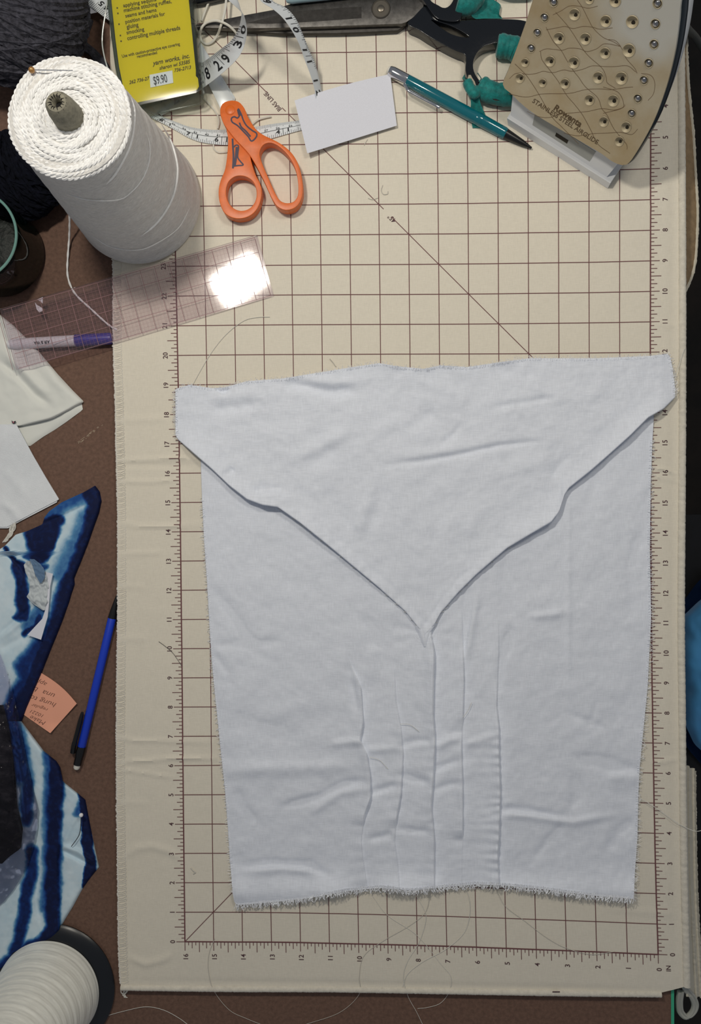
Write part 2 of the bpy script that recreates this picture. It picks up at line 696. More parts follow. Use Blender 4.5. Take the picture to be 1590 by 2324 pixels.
def gmap(dz=0.006):
    def f(gx, gy):
        x, y = grid2w(gx, gy)
        return np.stack([x, y, 0 * x + dz], 1)
    return f


gs = []


def gline(a, b, w, dz=0.006):
    dz = dz + 0.004
    n = max(3, int(max(abs(b[0] - a[0]), abs(b[1] - a[1])) * (16 if abs(b[1] - a[1]) > 1 else 6)) + 2)
    t = np.linspace(0, 1, n)[:, None]
    gs.append(strip(np.asarray(a, float) * (1 - t) + np.asarray(b, float) * t, w, gmap(dz)))


GT = 33.5
for k in range(1, 16):
    gline((k, 0), (k, GT), 0.026)
for k in range(1, 34):
    gline((0, k), (16, k), 0.026, 0.0065)
gline((0, 0), (0, GT), 0.042, 0.008)
gline((16, 0), (16, GT), 0.042, 0.008)
gline((0, 0), (16, 0), 0.042, 0.0085)
gline((0, 0), (16, 16), 0.024, 0.007)
# the second bias line is interrupted by its lettering
gline((16, 16), (7.42, 24.58), 0.024, 0.007)
gline((7.16, 24.84), (4.02, 27.98), 0.024, 0.007)
gline((3.9, 28.1), (3.78, 28.22), 0.024, 0.007)
gline((3.28, 28.72), (3.1, 28.9), 0.024, 0.007)
gline((3.1, 28.9), (-0.2, 32.2), 0.024, 0.007)
for k in range(0, 33 * 8):
    v = k / 8.0
    L = 0.30 if k % 8 == 0 else 0.35 if k % 4 == 0 else 0.22 if k % 2 == 0 else 0.12
    gline((-L, v), (0, v), 0.022, 0.009)
    gline((16, v), (16 + L, v), 0.022, 0.009)
for k in range(0, 129):
    v = k / 8.0
    L = 0.30 if k % 8 == 0 else 0.35 if k % 4 == 0 else 0.22 if k % 2 == 0 else 0.12
    gline((v, -L), (v, 0), 0.022, 0.009)
def onprint(g):
    v = np.asarray(g[0], float).copy()
    v[:, 2] += matz(v[:, 0], v[:, 1])
    return v, g[1]


mk('printed_grid', onprint(join(*gs)), m_print, mt, smooth=False)

ns = []


def gnum(s, cx, cy, h=0.165):
    V, F, wd = text_geo(s, 0.012)
    k = h / 0.70
    gx = cx - (V[:, 1] - 0.35) * k
    gy = cy + (V[:, 0] - wd / 2) * k * 0.95
    ns.append((gmap(0.009)(gx, gy), F))


for k in range(0, 34):
    gnum(str(k), -0.43, k)
for k in range(0, 17):
    gnum(str(16 - k), k + 0.02, -0.50)
for k in range(0, 34):
    gnum(str(k if k <= 16 else 32 - k), 16.47, k) if k <= 32 else None
gnum('IN', 16.32, -0.45, 0.15)
gm = lambda px, py: W(px, py, 0.009)
ns.append(ptext('BIAS LINE', (639, 247), (605, 207), gm, 1.15, 0.01))
ns.append(ptext('45\u00b0', (899, 500), (886, 486), gm, 1.1, 0.01))
for g in ns:
    mk('printed_number', onprint(g), m_print2, mt, smooth=False)

# corded edges right and bottom, overlocked edge left
rr = spline(matR, 700)
rr3 = np.column_stack([rr[:, 0] + 0.10, rr[:, 1], -0.02 + 0.004 * np.sin(np.arange(700) * 1.3)])
mk('corded_edge', tube(rr3, 0.125 + 0.0035 * RNG.normal(size=700), 10), m_matedge, mt)
bb = spline(botpts[:-1], 560)
bb3 = np.column_stack([bb[:, 0], bb[:, 1] - 0.06, -0.03 + 0 * bb[:, 0]])
mk('corded_edge', tube(bb3, 0.105 + 0.003 * RNG.normal(size=560), 10), m_matedge, mt)
ll = spline(matL, 1100)
st = []
for i in range(250, 1096, 1):
    a = ll[i]
    w = 0.24 + 0.04 * random.random()
    off = 0.02 * (i % 3)
    p = [(a[0] - 0.02, a[1], -0.1), (a[0] - 0.01, a[1] + 0.005, 0.012), (a[0] + w * 0.5, a[1] + 0.03 - off, 0.018), (a[0] + w, a[1] + 0.05 * (-1) ** i, 0.012)]
    if i % 2 == 0:
        st.append(tube(p, 0.0085, 3, caps=False))
chain = np.column_stack([ll[250:1096, 0] + 0.27 + 0.012 * np.sin(np.arange(846) * 1.6), ll[250:1096, 1], 0 * ll[250:1096, 0] + 0.012])
st.append(tube(chain, 0.012, 4))
edge = np.column_stack([ll[250:1096, 0] - 0.01 + 0.01 * RNG.normal(size=846), ll[250:1096, 1], 0 * ll[250:1096, 0] - 0.005])
st.append(tube(edge, 0.03 + 0.004 * RNG.normal(size=846), 5))
mk('overlock_stitching', join(*st), m_serge, mt, kind='stuff')
# loose overlock tail at the lower left corner
tl = []
for k in range(9):
    x0 = 276 + k * 2.2
    tl.append(tube(spline(WP([(x0, 2240, -0.05), (x0 - 4 + random.uniform(-4, 4), 2250, -0.1), (283 + random.uniform(-6, 6), 2258, -0.2), (286 + random.uniform(-5, 5), 2264, -0.23)]), 8), 0.012, 4))
mk('thread_tail', join(*tl), m_serge, mt)
# hanging loop at the lower right corner
lpz = -0.55
loop1 = spline(WP([(1541, 2250, -0.35), (1538, 2275, -0.5), (1541, 2296, -0.6), (1555, 2308, -0.62), (1569, 2297, -0.6), (1574, 2280, -0.55), (1568, 2262, -0.45), (1556, 2248, -0.35), (1550, 2236, -0.25)]), 50)
m_loop = M('loop_cord', (176, 176, 168), 0.8, bump=(40, 0.4, 0.01))
mk('hanging_loop', join(tube(loop1, 0.085, 8), tube(loop1 * [1, 1, 1] + np.array([0.10, 0.03, 0.04]), 0.05, 6)), m_loop, mt)
mk('ink_dash', strip([(1253, 2251), (1270, 2251)], 2.5, lambda a, b: W(a, b, 0.085)), m_print2, mt)

# ------------------------------------------------------------------ white linen piece on the mat
m_linen2 = m_linen
TK = [
    [(770, 960), (776, 1380), (783, 1485), (817, 1560), (822, 1640), (815, 1680), (830, 1710), (838, 1760), (839, 1810), (825, 1850), (818, 1910), (822, 1950), (836, 2040)],
    [(890, 960), (892, 1400), (893, 1520), (896, 1590), (908, 1650), (913, 1710), (908, 1800), (897, 1860), (893, 1910), (900, 1960), (906, 2040)],
    [(965, 960), (970, 1400), (983, 1480), (981, 1560), (980, 1620), (985, 1680), (981, 1770), (976, 1830), (983, 1900), (984, 2040)],
    [(1046, 960), (1047, 1390), (1051, 1540), (1048, 1640), (1045, 1700), (1048, 1790), (1048, 1890), (1045, 2040)],
    [(1128, 960), (1130, 1480), (1125, 1600), (1130, 1650), (1130, 1700), (1133, 1800), (1130, 1900), (1127, 1950), (1133, 2040)],
]
# height of each tuck down its length: (y, inches)
TA = [
    [(1470, 0), (1560, 0.07), (1700, 0.09), (1790, 0.10), (1850, 0.09), (1875, 0.03), (2040, 0.025)],
    [(1500, 0), (1580, 0.03), (1660, 0.05), (1860, 0.08), (1880, 0.03), (2040, 0.025)],
    [(1430, 0.06), (1480, 0.12), (1620, 0.11), (1900, 0.09), (2040, 0.06)],
    [(1380, 0), (1450, 0.04), (1540, 0.07), (1630, 0.07), (1660, 0.02), (1700, 0.08), (1885, 0.08), (1905, 0.01), (2040, 0.01)],
    [(1400, 0), (1480, 0.03), (1600, 0.06), (1660, 0.10), (1950, 0.11), (2040, 0.06)],
]
CL = [(450, 940), (455, 1040), (458, 1130), (463, 1230), (470, 1330), (476, 1440), (481, 1510), (490, 1600), (500, 1700), (510, 1790), (516, 1870), (522, 1960), (528, 2030), (534, 2060)]
CRt = [(1486, 900), (1480, 1000), (1476, 1100), (1474, 1250), (1477, 1400), (1473, 1480), (1469, 1560), (1459, 1660), (1451, 1740), (1448, 1800), (1446, 1900), (1440, 1980), (1437, 2060)]
CB = [(520, 2040), (534, 2054), (620, 2047), (700, 2038), (780, 2023), (860, 2015), (930, 2021), (1000, 2014), (1080, 2007), (1150, 2010), (1240, 2019), (1340, 2032), (1437, 2040), (1450, 2040)]
YL = [(398, 985), (403, 995), (450, 1036), (480, 1062), (520, 1100), (560, 1131), (595, 1144), (630, 1149), (680, 1184), (740, 1232), (800, 1282), (860, 1332), (920, 1386), (950, 1424), (963, 1442)]
YR = [(963, 1442), (985, 1416), (1000, 1388), (1040, 1342), (1080, 1302), (1110, 1276), (1150, 1242), (1200, 1212), (1250, 1183), (1268, 1160), (1280, 1122), (1290, 1106), (1340, 1066), (1380, 1031), (1430, 986), (1470, 946), (1505, 926), (1531, 900)]
YY = np.array(YL + YR[1:], float)
TOPE = [(398, 884), (406, 880), (430, 873), (480, 881), (510, 879), (560, 865), (640, 859), (720, 846), (800, 833), (860, 824), (900, 831), (960, 837), (1000, 829), (1060, 833), (1140, 821), (1200, 813), (1350, 813), (1470, 808), (1515, 803), (1521, 812), (1526, 840), (1531, 880)]


def yline(x):
    return np.interp(x, YY[:, 0], YY[:, 1])


def keysx(py):
    ks = [np.interp(py, [p[1] for p in CL], [p[0] for p in CL])]
    for t in TK:
        ks.append(np.interp(py, [p[1] for p in t], [p[0] for p in t]))
    ks.append(np.interp(py, [p[1] for p in CRt], [p[0] for p in CRt]))
    return np.stack(ks, -1)


kx0 = keysx(np.array(1700.0))
upar = []
for i in range(6):
    n = int((kx0[i + 1] - kx0[i]) / 3.6)
    upar += list(i + np.linspace(0, 1, n, endpoint=False))
    if i < 5:
        upar.append(i + 1 - 1e-4)
        g = 2.6 / (kx0[i + 2] - kx0[i + 1])
        upar.append(i + 1 + g)
upar.append(6.0)
upar = np.array(sorted(set(upar)))
NCl = len(upar)
NRl = 300


def xat(U, PY):
    K = keysx(PY)
    i = np.clip(np.floor(U).astype(int), 0, 5)
    f = U - i
    a = np.take_along_axis(K, i[..., None], -1)[..., 0]
    b = np.take_along_axis(K, (i + 1)[..., None], -1)[..., 0]
    return a + (b - a) * f


xt = xat(upar, np.full(NCl, 1250.0))
ytop = np.maximum(yline(xt) - 40, 905)
ytop = np.minimum(ytop, 1400)
xb = xat(upar, np.full(NCl, 2020.0))
ybot = np.interp(xb, [p[0] for p in CB], [p[1] for p in CB])
vv = np.linspace(0, 1, NRl)
LPY = ytop[None, :] + (ybot - ytop)[None, :] * vv[:, None]
LU = np.repeat(upar[None, :], NRl, 0)
LPX = xat(LU, LPY)
LCR = [
    ([(490, 1340), (530, 1400), (560, 1450), (590, 1490)], -0.05, 12),
    ([(478, 1465), (560, 1460), (640, 1455)], -0.035, 10),
    ([(480, 1480), (520, 1530), (525, 1560)], -0.03, 9),
    ([(540, 1965), (620, 1958), (700, 1962), (740, 1985)], -0.07, 9),
    ([(560, 1978), (640, 1972), (720, 1980)], 0.05, 10),
    ([(520, 1955), (550, 1945)], -0.05, 8),
    ([(500, 1750), (600, 1745), (700, 1742), (800, 1738)], 0.06, 16),
    ([(530, 1790), (550, 1830), (580, 1870)], -0.04, 12),
    ([(640, 1830), (720, 1810), (780, 1780), (832, 1770)], -0.07, 9),
    ([(700, 1850), (770, 1800), (826, 1790)], 0.04, 10),
    ([(750, 1690), (815, 1683)], 0.05, 10),
    ([(830, 1705), (870, 1700), (905, 1695)], 0.045, 9),
    ([(838, 1800), (870, 1790), (900, 1780)], -0.06, 8),
    ([(835, 1905), (870, 1898), (890, 1890)], -0.05, 8),
    ([(910, 1690), (950, 1680), (980, 1682)], -0.05, 8),
    ([(912, 1760), (950, 1770), (975, 1775)], -0.06, 10),
    ([(900, 1880), (945, 1885), (975, 1885)], -0.05, 8),
    ([(985, 1700), (1020, 1680), (1048, 1672)], 0.06, 10),
    ([(985, 1745), (1015, 1735), (1045, 1725)], -0.05, 9),
    ([(985, 1790), (1015, 1782), (1045, 1775)], -0.04, 9),
    ([(1050, 1690), (1090, 1680), (1125, 1672)], 0.05, 10),
    ([(1135, 1840), (1160, 1835), (1200, 1840), (1290, 1858)], -0.05, 8),
    ([(1140, 1850), (1200, 1852), (1300, 1866), (1400, 1850)], 0.05, 9),
    ([(1310, 1720), (1360, 1725), (1410, 1745), (1450, 1750)], -0.07, 14),
    ([(1300, 1760), (1310, 1800), (1295, 1840)], -0.03, 12),
    ([(1380, 1770), (1420, 1755), (1450, 1770)], 0.05, 14),
    ([(1290, 1100), (1290, 1250), (1290, 1400), (1288, 1560)], 0.022, 6),
    ([(1200, 1400), (1250, 1395), (1290, 1390)], 0.045, 9),
    ([(1060, 1330), (1060, 1400), (1050, 1480)], -0.06, 9),
    ([(1085, 1350), (1070, 1420), (1055, 1500)], 0.05, 9),
    ([(1165, 1420), (1140, 1490), (1130, 1560)], -0.05, 10),
    ([(1380, 1930), (1400, 1890), (1440, 1860)], -0.05, 12),
    ([(1210, 1950), (1240, 1910), (1280, 1870)], -0.035, 9),
    ([(1340, 1010), (1350, 1060), (1340, 1150)], -0.03, 16),
    ([(1290, 1620), (1340, 1640), (1370, 1650)], -0.03, 9),
    ([(1330, 1650), (1345, 1630), (1350, 1600)], -0.03, 7),
    ([(1460, 1200), (1430, 1290), (1440, 1380)], -0.03, 14),
    ([(1150, 1240), (1150, 1330), (1160, 1400)], -0.035, 14),
    ([(830, 1400), (850, 1440), (860, 1480)], -0.045, 14),
    ([(790, 1500), (800, 1560), (812, 1620)], -0.06, 9),
    ([(860, 1460), (840, 1490), (850, 1560)], 0.03, 12),
    ([(600, 1620), (680, 1600), (760, 1590)], 0.03, 18),
    ([(520, 1640), (600, 1650), (700, 1680)], -0.03, 20),
]


def lowz(px, py, u=None):
    z = 0.085 + 0.026 * fbm(px / 55, py / 60, 21) + 0.014 * fbm(px / 34, py / 30, 23) + 0.009 * fbm(px / 16, py / 22, 31)
    flat = sstep(-10, 45, py - yline(px))
    z = z + creases(px, py, [(p, a * 1.7, w) for p, a, w in LCR]) * flat
    # sewn-in tucks: the cloth rises to the fold on the left and drops on its right
    for i, t in enumerate(TK):
        tx_ = np.interp(py, [p[1] for p in t], [p[0] for p in t])
        am = 2.6 * np.interp(py, [p[0] for p in TA[i]], [p[1] for p in TA[i]])
        d = tx_ - px
        z = z + np.where(d >= -0.6, am * np.exp(-(np.abs(d) / 24.0) ** 1.3), 0) - np.where(d < -0.6, am * 0.12 * np.exp(-(np.abs(d) / 12.0) ** 2), 0)
        # puckers along the stitching
        pk = {0: 0.014, 1: 0.014, 2: 0.02, 3: 0.016, 4: 0.034}[i]
        ph = np.sin(py / (3.4 if i == 4 else 4.6) + 2.0 * vnoise(px / 60, py / 45, 50 + i)) * (0.7 + 0.5 * vnoise(px / 40, py / 40, 60 + i))
        z = z + pk * ph * np.exp(-np.clip(d, 0, 99) / 24.0) * (d > -0.6) * sstep(1600, 1680, py)
        z = z + 0.35 * pk * ph * np.exp(-np.clip(-d, 0, 99) / 9.0) * (d <= -0.6) * sstep(1600, 1680, py)
    # gathers fanning out under the point of the Y
    dc = np.hypot(px - 965, py - 1440)
    ang = np.arctan2(px - 965, py - 1440)
    z = z + 0.030 * np.sin(ang * 11) * np.exp(-dc / 70.0) * flat
    z = z + 0.30 * np.exp(-((2030 - py) / 34.0) ** 2) * (py > 1880) * (0.8 + 0.6 * vnoise(px / 75, py * 0 + 2, 8))
    z = z + 0.06 * sstep(1400, 1460, px) * sstep(1500, 1700, py)
    lift = np.exp(-np.clip(px - np.interp(py, [p[1] for p in CL], [p[0] for p in CL]), 0, 999) / 9.0)
    z = z * (1 - 0.3 * lift)
    return np.maximum(z, 0.03)


LZ = lowz(LPX, LPY)
# where the upper flap lies over it the lower layer is flat
over = sstep(8, -14, LPY - yline(LPX))
LZ = LZ * (1 - over) + 0.05 * over
cl = thing('linen_panel', 'white linen garment piece with frayed edges and a Y-shaped seam', 'fabric', (8, 14, 0.0))
gl = sheet(W(LPX, LPY, LZ).reshape(-1, 3), gridF(NRl, NCl, False, True), NRl, NCl, 0.012)
mk('lower_panel', gl, m_linen, cl, smooth='all')

# upper flap
ucol = np.arange(398, 1531.5, 3.6)
ucol = np.r_[ucol, 1531.0]
NCu, NRu = len(ucol), 150
ut = np.interp(ucol, [p[0] for p in TOPE], [p[1] for p in TOPE])
ub = yline(ucol)
ub = np.maximum(ub, ut + 4)
wv = np.linspace(0, 1, NRu) ** 1.0
UPX = np.repeat(ucol[None, :], NRu, 0)
UPY = ut[None, :] + (ub - ut)[None, :] * wv[:, None]
UCR = [
    ([(880, 1055), (960, 1046), (1050, 1030), (1130, 1012), (1230, 1000)], -0.055, 7),
    ([(900, 1040), (1000, 1025), (1150, 995)], 0.035, 14),
    ([(640, 870), (700, 878), (760, 892), (800, 888)], -0.085, 13),
    ([(690, 862), (760, 868), (830, 862)], 0.05, 12),
    ([(480, 930), (540, 925), (580, 915)], -0.055, 12),
    ([(470, 905), (520, 900), (600, 885)], 0.035, 14),
    ([(490, 882), (505, 890), (520, 880)], -0.07, 6),
    ([(690, 1060), (760, 1020), (830, 980), (870, 950)], -0.045, 16),
    ([(660, 1050), (730, 1010), (800, 970)], 0.045, 16),
    ([(740, 1030), (820, 985), (900, 960)], 0.035, 18),
    ([(840, 1090), (830, 1150), (800, 1220)], 0.045, 16),
    ([(870, 1110), (850, 1180), (830, 1230)], -0.035, 16),
    ([(575, 1118), (595, 1112), (640, 1108)], -0.05, 8),
    ([(505, 1080), (520, 1072), (530, 1062)], -0.045, 7),
    ([(580, 1125), (620, 1120), (660, 1140)], 0.04, 12),
    ([(920, 980), (960, 950), (990, 935)], -0.035, 14),
    ([(1000, 1010), (1030, 985), (1045, 965)], -0.04, 8),
    ([(1250, 1085), (1265, 1060), (1290, 1035)], -0.04, 10),
    ([(1120, 1080), (1180, 1060), (1260, 1040)], 0.03, 18),
    ([(1190, 880), (1280, 900), (1380, 890)], 0.025, 22),
    ([(1420, 830), (1430, 870), (1440, 920)], -0.02, 12),
    ([(980, 1120), (1000, 1180), (980, 1240)], -0.03, 18),
    ([(1060, 1120), (1080, 1170), (1060, 1220)], 0.03, 16),
    ([(740, 1110), (760, 1160), (800, 1200)], -0.025, 14),
    ([(560, 980), (640, 990), (700, 985)], 0.022, 20),
    ([(940, 860), (1000, 880), (1040, 900)], 0.025, 16),
    ([(1120, 925), (1180, 915), (1260, 900)], -0.03, 8),
]


def uppz(px, py):
    z = 0.19 + 0.034 * fbm(px / 65, py / 60, 41) + 0.016 * fbm(px / 36, py / 30, 43) + 0.010 * fbm(px / 18, py / 18, 44)
    z = z + creases(px, py, [(p, a * 1.6, w) for p, a, w in UCR])
    d = np.clip(yline(px) - py, 0, 999)
    rise = np.interp(px, [398, 430, 560, 600, 680, 800, 900, 963, 1000, 1100, 1250, 1290, 1330, 1450, 1531], [0.05, 0.09, 0.12, 0.15, 0.12, 0.09, 0.05, 0.04, 0.05, 0.08, 0.13, 0.08, 0.10, 0.13, 0.10])
    z = z + 2.3 * rise * np.exp(-(d / 30.0) ** 1.5)
    pk = np.interp(px, [398, 640, 720, 900, 960, 1040, 1120, 1200, 1531], [0.0, 0.004, 0.016, 0.022, 0.022, 0.024, 0.012, 0.003, 0.0])
    z = z + pk * np.sin((px - py * np.sign(px - 963)) / 5.3 + 1.5 * vnoise(px / 30, py / 30, 71)) * np.exp(-d / 15.0)
    # hem row of the seam
    z = z - 0.05 * (0.6 + 0.5 * vnoise(px / 20, py / 20, 72)) * np.exp(-((d - 26) / 9.0) ** 2) * np.interp(px, [640, 760, 1060, 1160], [0, 1, 1, 0])
    wav = np.interp(px, [398, 640, 700, 860, 900, 1000, 1150, 1250, 1531], [0.02, 0.02, 0.03, 0.05, 0.07, 0.07, 0.05, 0.01, 0.02])
    t = np.clip(py - np.interp(px, [p[0] for p in TOPE], [p[1] for p in TOPE]), 0, 999)
    z = z + wav * np.exp(-t / 10.0) * (1 + 0.8 * vnoise(px / 25, py * 0, 9))
    tip = np.minimum(sstep(396, 440, px), sstep(1534, 1495, px))
    return np.maximum(z * (0.55 + 0.45 * tip), 0.05)


UZ = uppz(UPX, UPY)
rowsX, rowsY, rowsZ = [UPX], [UPY], [UZ]
for dy, dz in ((1.6, -0.018), (2.4, -0.05), (1.6, -0.085), (-2.0, -0.105)):
    rowsX.append(UPX[-1:])
    rowsY.append(UPY[-1:] + dy)
    rowsZ.append(np.maximum(UZ[-1:] + dz, 0.03))
UX, UY2, UZ2 = np.vstack(rowsX), np.vstack(rowsY), np.vstack(rowsZ)
mk('upper_flap', (W(UX, UY2, UZ2).reshape(-1, 3), gridF(NRu + 4, NCu, False, True)), m_linen, cl, smooth='all')
# small folded nub where the seams meet
nb = spline(WP([(948, 1418, 0.19), (957, 1434, 0.23), (962, 1452, 0.24), (966, 1466, 0.20)]), 14)
nb2 = spline(WP([(985, 1412, 0.18), (972, 1432, 0.22), (967, 1450, 0.23), (967, 1465, 0.19)]), 14)
mk('seam_point', join(tube(nb, np.linspace(0.10, 0.085, 14), 10, flat=0.8), tube(nb2, np.linspace(0.09, 0.07, 14), 10, flat=0.8)), m_linen, cl, label='raised folded point of the seam')
# visible hand stitches by the seam
ss = []
for P_, n in ((YL, 46), (YR, 30)):
    q = spline(P_, 400)
    for k in range(n):
        i = int(150 + k * (240 / n)) if P_ is YL else int(10 + k * (150 / n))
        a, b = q[i], q[min(i + 2, 399)]
        if random.random() < 0.3:
            z = float(lowz(np.array(a[0]), np.array(a[1] + 8))) + 0.06
            ss.append(tube(WP([(a[0] - 1, a[1] + 5, z), (b[0], b[1] + 4, z + 0.02), (b[0] + 2, b[1] + 6, z)]), 0.012, 4))
mk('stitching', join(*ss), m_thread, cl, kind='stuff')

# frayed edges
fr = []


def fringe(edge, n, outward, lmin, lmax, zf, curl=0.5, rad=0.0075):
    q = spline(edge, n)
    t = np.gradient(q, axis=0)
    Z = zf(q[:, 0], q[:, 1])
    for i in range(n):
        if random.random() < 0.12:
            continue
        p = q[i] + np.random.default_rng(i).normal(size=2) * 0.8
        tt = t[i] / (np.linalg.norm(t[i]) + 1e-9)
        o = np.array(outward, float)
        o = o / np.linalg.norm(o)
        L = random.uniform(lmin, lmax)
        th = random.gauss(0, curl)
        d = o * math.cos(th) + tt * math.sin(th)
        d2 = o * math.cos(th + random.gauss(0, 0.8)) + tt * math.sin(th + random.gauss(0, 0.8))
        z = float(Z[i])
        a = p - o * 5
        pts = [(a[0], a[1], z + 0.015), (p[0] + d[0] * L * 0.4, p[1] + d[1] * L * 0.4, z + random.uniform(-0.02, 0.03)), (p[0] + d[0] * L * 0.7 + d2[0] * L * 0.3, p[1] + d[1] * L * 0.7 + d2[1] * L * 0.3, max(0.03, z + random.uniform(-0.05, 0.05)))]
        fr.append(tube(spline(WP(pts), 6), rad, 3, caps=False))


lz1 = lambda x, y: lowz(x, y)
fringe(CB[1:-1], 760, (0, 1), 5, 14, lz1, 0.6, 0.013)
fringe([p for p in CL if 1040 < p[1] < 2050], 260, (-1, 0.1), 3, 8, lz1, 0.7)
fringe([p for p in CRt if 960 < p[1] < 2050] + [(1438, 2036)], 340, (1, 0.1), 4, 11, lz1, 0.6)
fringe(TOPE[:19], 420, (0, -1), 2, 7, uppz, 0.7)
fringe([(398, 886), (396, 930), (399, 965), (402, 992)], 60, (-1, 0), 3, 8, uppz, 0.7)
fringe([(1516, 804), (1524, 835), (1530, 870), (1531, 898)], 60, (1, -0.3), 4, 10, uppz, 0.6)
mk('frayed_edge', join(*fr), m_linent, cl, kind='stuff')
# loose threads that hang from the hem and the tucks
THR = [
    ([(845, 2033), (880, 2078), (945, 2122), (1000, 2187), (1023, 2217), (1019, 2250), (1000, 2276), (972, 2286), (947, 2289)], m_thread),
    ([(938, 2024), (960, 2060), (966, 2088), (950, 2140), (925, 2180), (915, 2218), (925, 2260), (945, 2297), (960, 2328)], m_thread),
    ([(976, 2028), (965, 2070), (930, 2100), (870, 2135), (825, 2170), (815, 2218), (815, 2256), (770, 2298), (690, 2326)], m_greythread),
    ([(1058, 2018), (1066, 2050), (1064, 2085), (1050, 2120), (1010, 2155), (960, 2182), (925, 2210), (913, 2240)], m_thread),
    ([(1124, 2014), (1145, 2055), (1190, 2090), (1240, 2128), (1285, 2152), (1340, 2166), (1392, 2160)], m_greythread),
]


def onmat(pts, lift=0.02):
    p = spline(pts, 60)
    w = WP(p, 0.0)
    z = np.where((p[:, 1] > 2253) | (p[:, 0] < 262), TZ, 0.0) + lift
    z = np.convolve(np.r_[z[:1], z[:1], z, z[-1:], z[-1:]], np.ones(5) / 5, 'valid')
    return W(p[:, 0], p[:, 1], z)


for pts, m_ in THR:
    mk('loose_thread', tube(onmat(pts, 0.035), 0.0075, 4), m_, cl)
for pts in ([(908, 1643), (930, 1645), (950, 1660)], [(838, 1718), (860, 1725), (880, 1745)], [(1050, 1628), (1062, 1612), (1070, 1594)]):
    mk('loose_thread', tube(spline(WP(pts, 0.19), 14), 0.008, 4), m_thread, cl)
mk('loose_thread', tube(onmat([(1449, 1810), (1470, 1822), (1500, 1842), (1540, 1870), (1575, 1886), (1595, 1884)], 0.14), 0.010, 4), m_thread, cl)
mk('loose_thread', tube(onmat([(1553, 790), (1540, 830), (1532, 855), (1530, 872)], 0.14), 0.009, 4), m_thread, cl)

# ------------------------------------------------------------------ cone of white cotton yarn
m_yarn = M('white_cotton', (252, 252, 250), 0.85, spec=0.2, sheen=0.2, var=(5, 0.06), bump=(22, 0.35, 0.02))
m_yarnside = M('wound_cotton', (228, 226, 222), 0.9, spec=0.15, sheen=0.2, var=(7, 0.10), bump=(16, 0.7, 0.03), stretch=(1, 1, 5))
m_card = M('cardboard_tube', (138, 134, 118), 0.85, var=(9, 0.15), bump=(30, 0.4, 0.01))
m_black = M('black_inside', (14, 13, 13), 0.9)
CC = W(315, 458, 0.0)
CHT, CRB, CRTOP = 6.1, 2.16, 1.60
yc = thing('yarn_cone', 'tall standing cone of white cotton yarn', 'yarn', (CC[0], CC[1], 0.0))


def coneR(h):
    return CRB + (CRTOP - CRB) * h / CHT


prof = [(CRB - 0.12, 0.02), (CRB - 0.02, 0.1), (CRB, 0.25)]
for h in np.linspace(0.4, CHT - 0.15, 60):
    prof.append((coneR(h) + 0.010 * math.sin(h * 9.0) + 0.006 * math.sin(h * 23.0), h))
prof += [(CRTOP - 0.01, CHT - 0.06), (CRTOP - 0.10, CHT - 0.03), (0.30, CHT - 0.12)]
mk('wound_side', lathe(prof, CC, seg=96), m_yarnside, yc)
# rings of two-ply yarn on the top face
tp = []
for k in range(15):
    r0 = 0.43 + k * 0.084
    n = int(60 + r0 * 110)
    a = np.linspace(0, 2 * math.pi, n, endpoint=False)
    ph0 = random.uniform(0, 6.28)
    wob = 0.020 * np.sin(a * 2 + ph0) + 0.014 * np.sin(a * 5 + ph0 * 2)
    zz = CHT - 0.05 + 0.03 * math.sin(k * 1.7) + 0.025 * np.sin(a * 3 + k) - 0.05 * ((r0 - 1.0) / 0.6) ** 2
    tw = a * round(r0 / 0.05)
    for s_ in (0, math.pi):
        rr_ = r0 + wob + 0.026 * np.cos(tw + s_)
        zz_ = zz + 0.026 * np.sin(tw + s_)
        P = np.column_stack([CC[0] + rr_ * np.cos(a), CC[1] + rr_ * np.sin(a), zz_])
        tp.append(tube(P, 0.042, 5, closed=True))
mk('top_winding', join(*tp), m_yarn, yc, kind='stuff')


def hitcone(px, py):
    """first point of the cone's side seen at a pixel"""
    out = []
    for x, y in zip(np.atleast_1d(px), np.atleast_1d(py)):
        d = rays(x, y)
        o = CPOS - np.array([CC[0], CC[1], 0])
        k = (CRTOP - CRB) / CHT
        A = d[0] ** 2 + d[1] ** 2 - (k * d[2]) ** 2
        B = 2 * (o[0] * d[0] + o[1] * d[1] - (CRB + k * o[2]) * k * d[2])
        C_ = o[0] ** 2 + o[1] ** 2 - (CRB + k * o[2]) ** 2
        D = max(B * B - 4 * A * C_, 0)
        t = (-B - math.sqrt(D)) / (2 * A)
        p = CPOS + d * t
        rad = p[:2] - CC[:2]
        p[:2] = CC[:2] + rad * (1 + 0.012)
        out.append(p)
    return np.array(out)


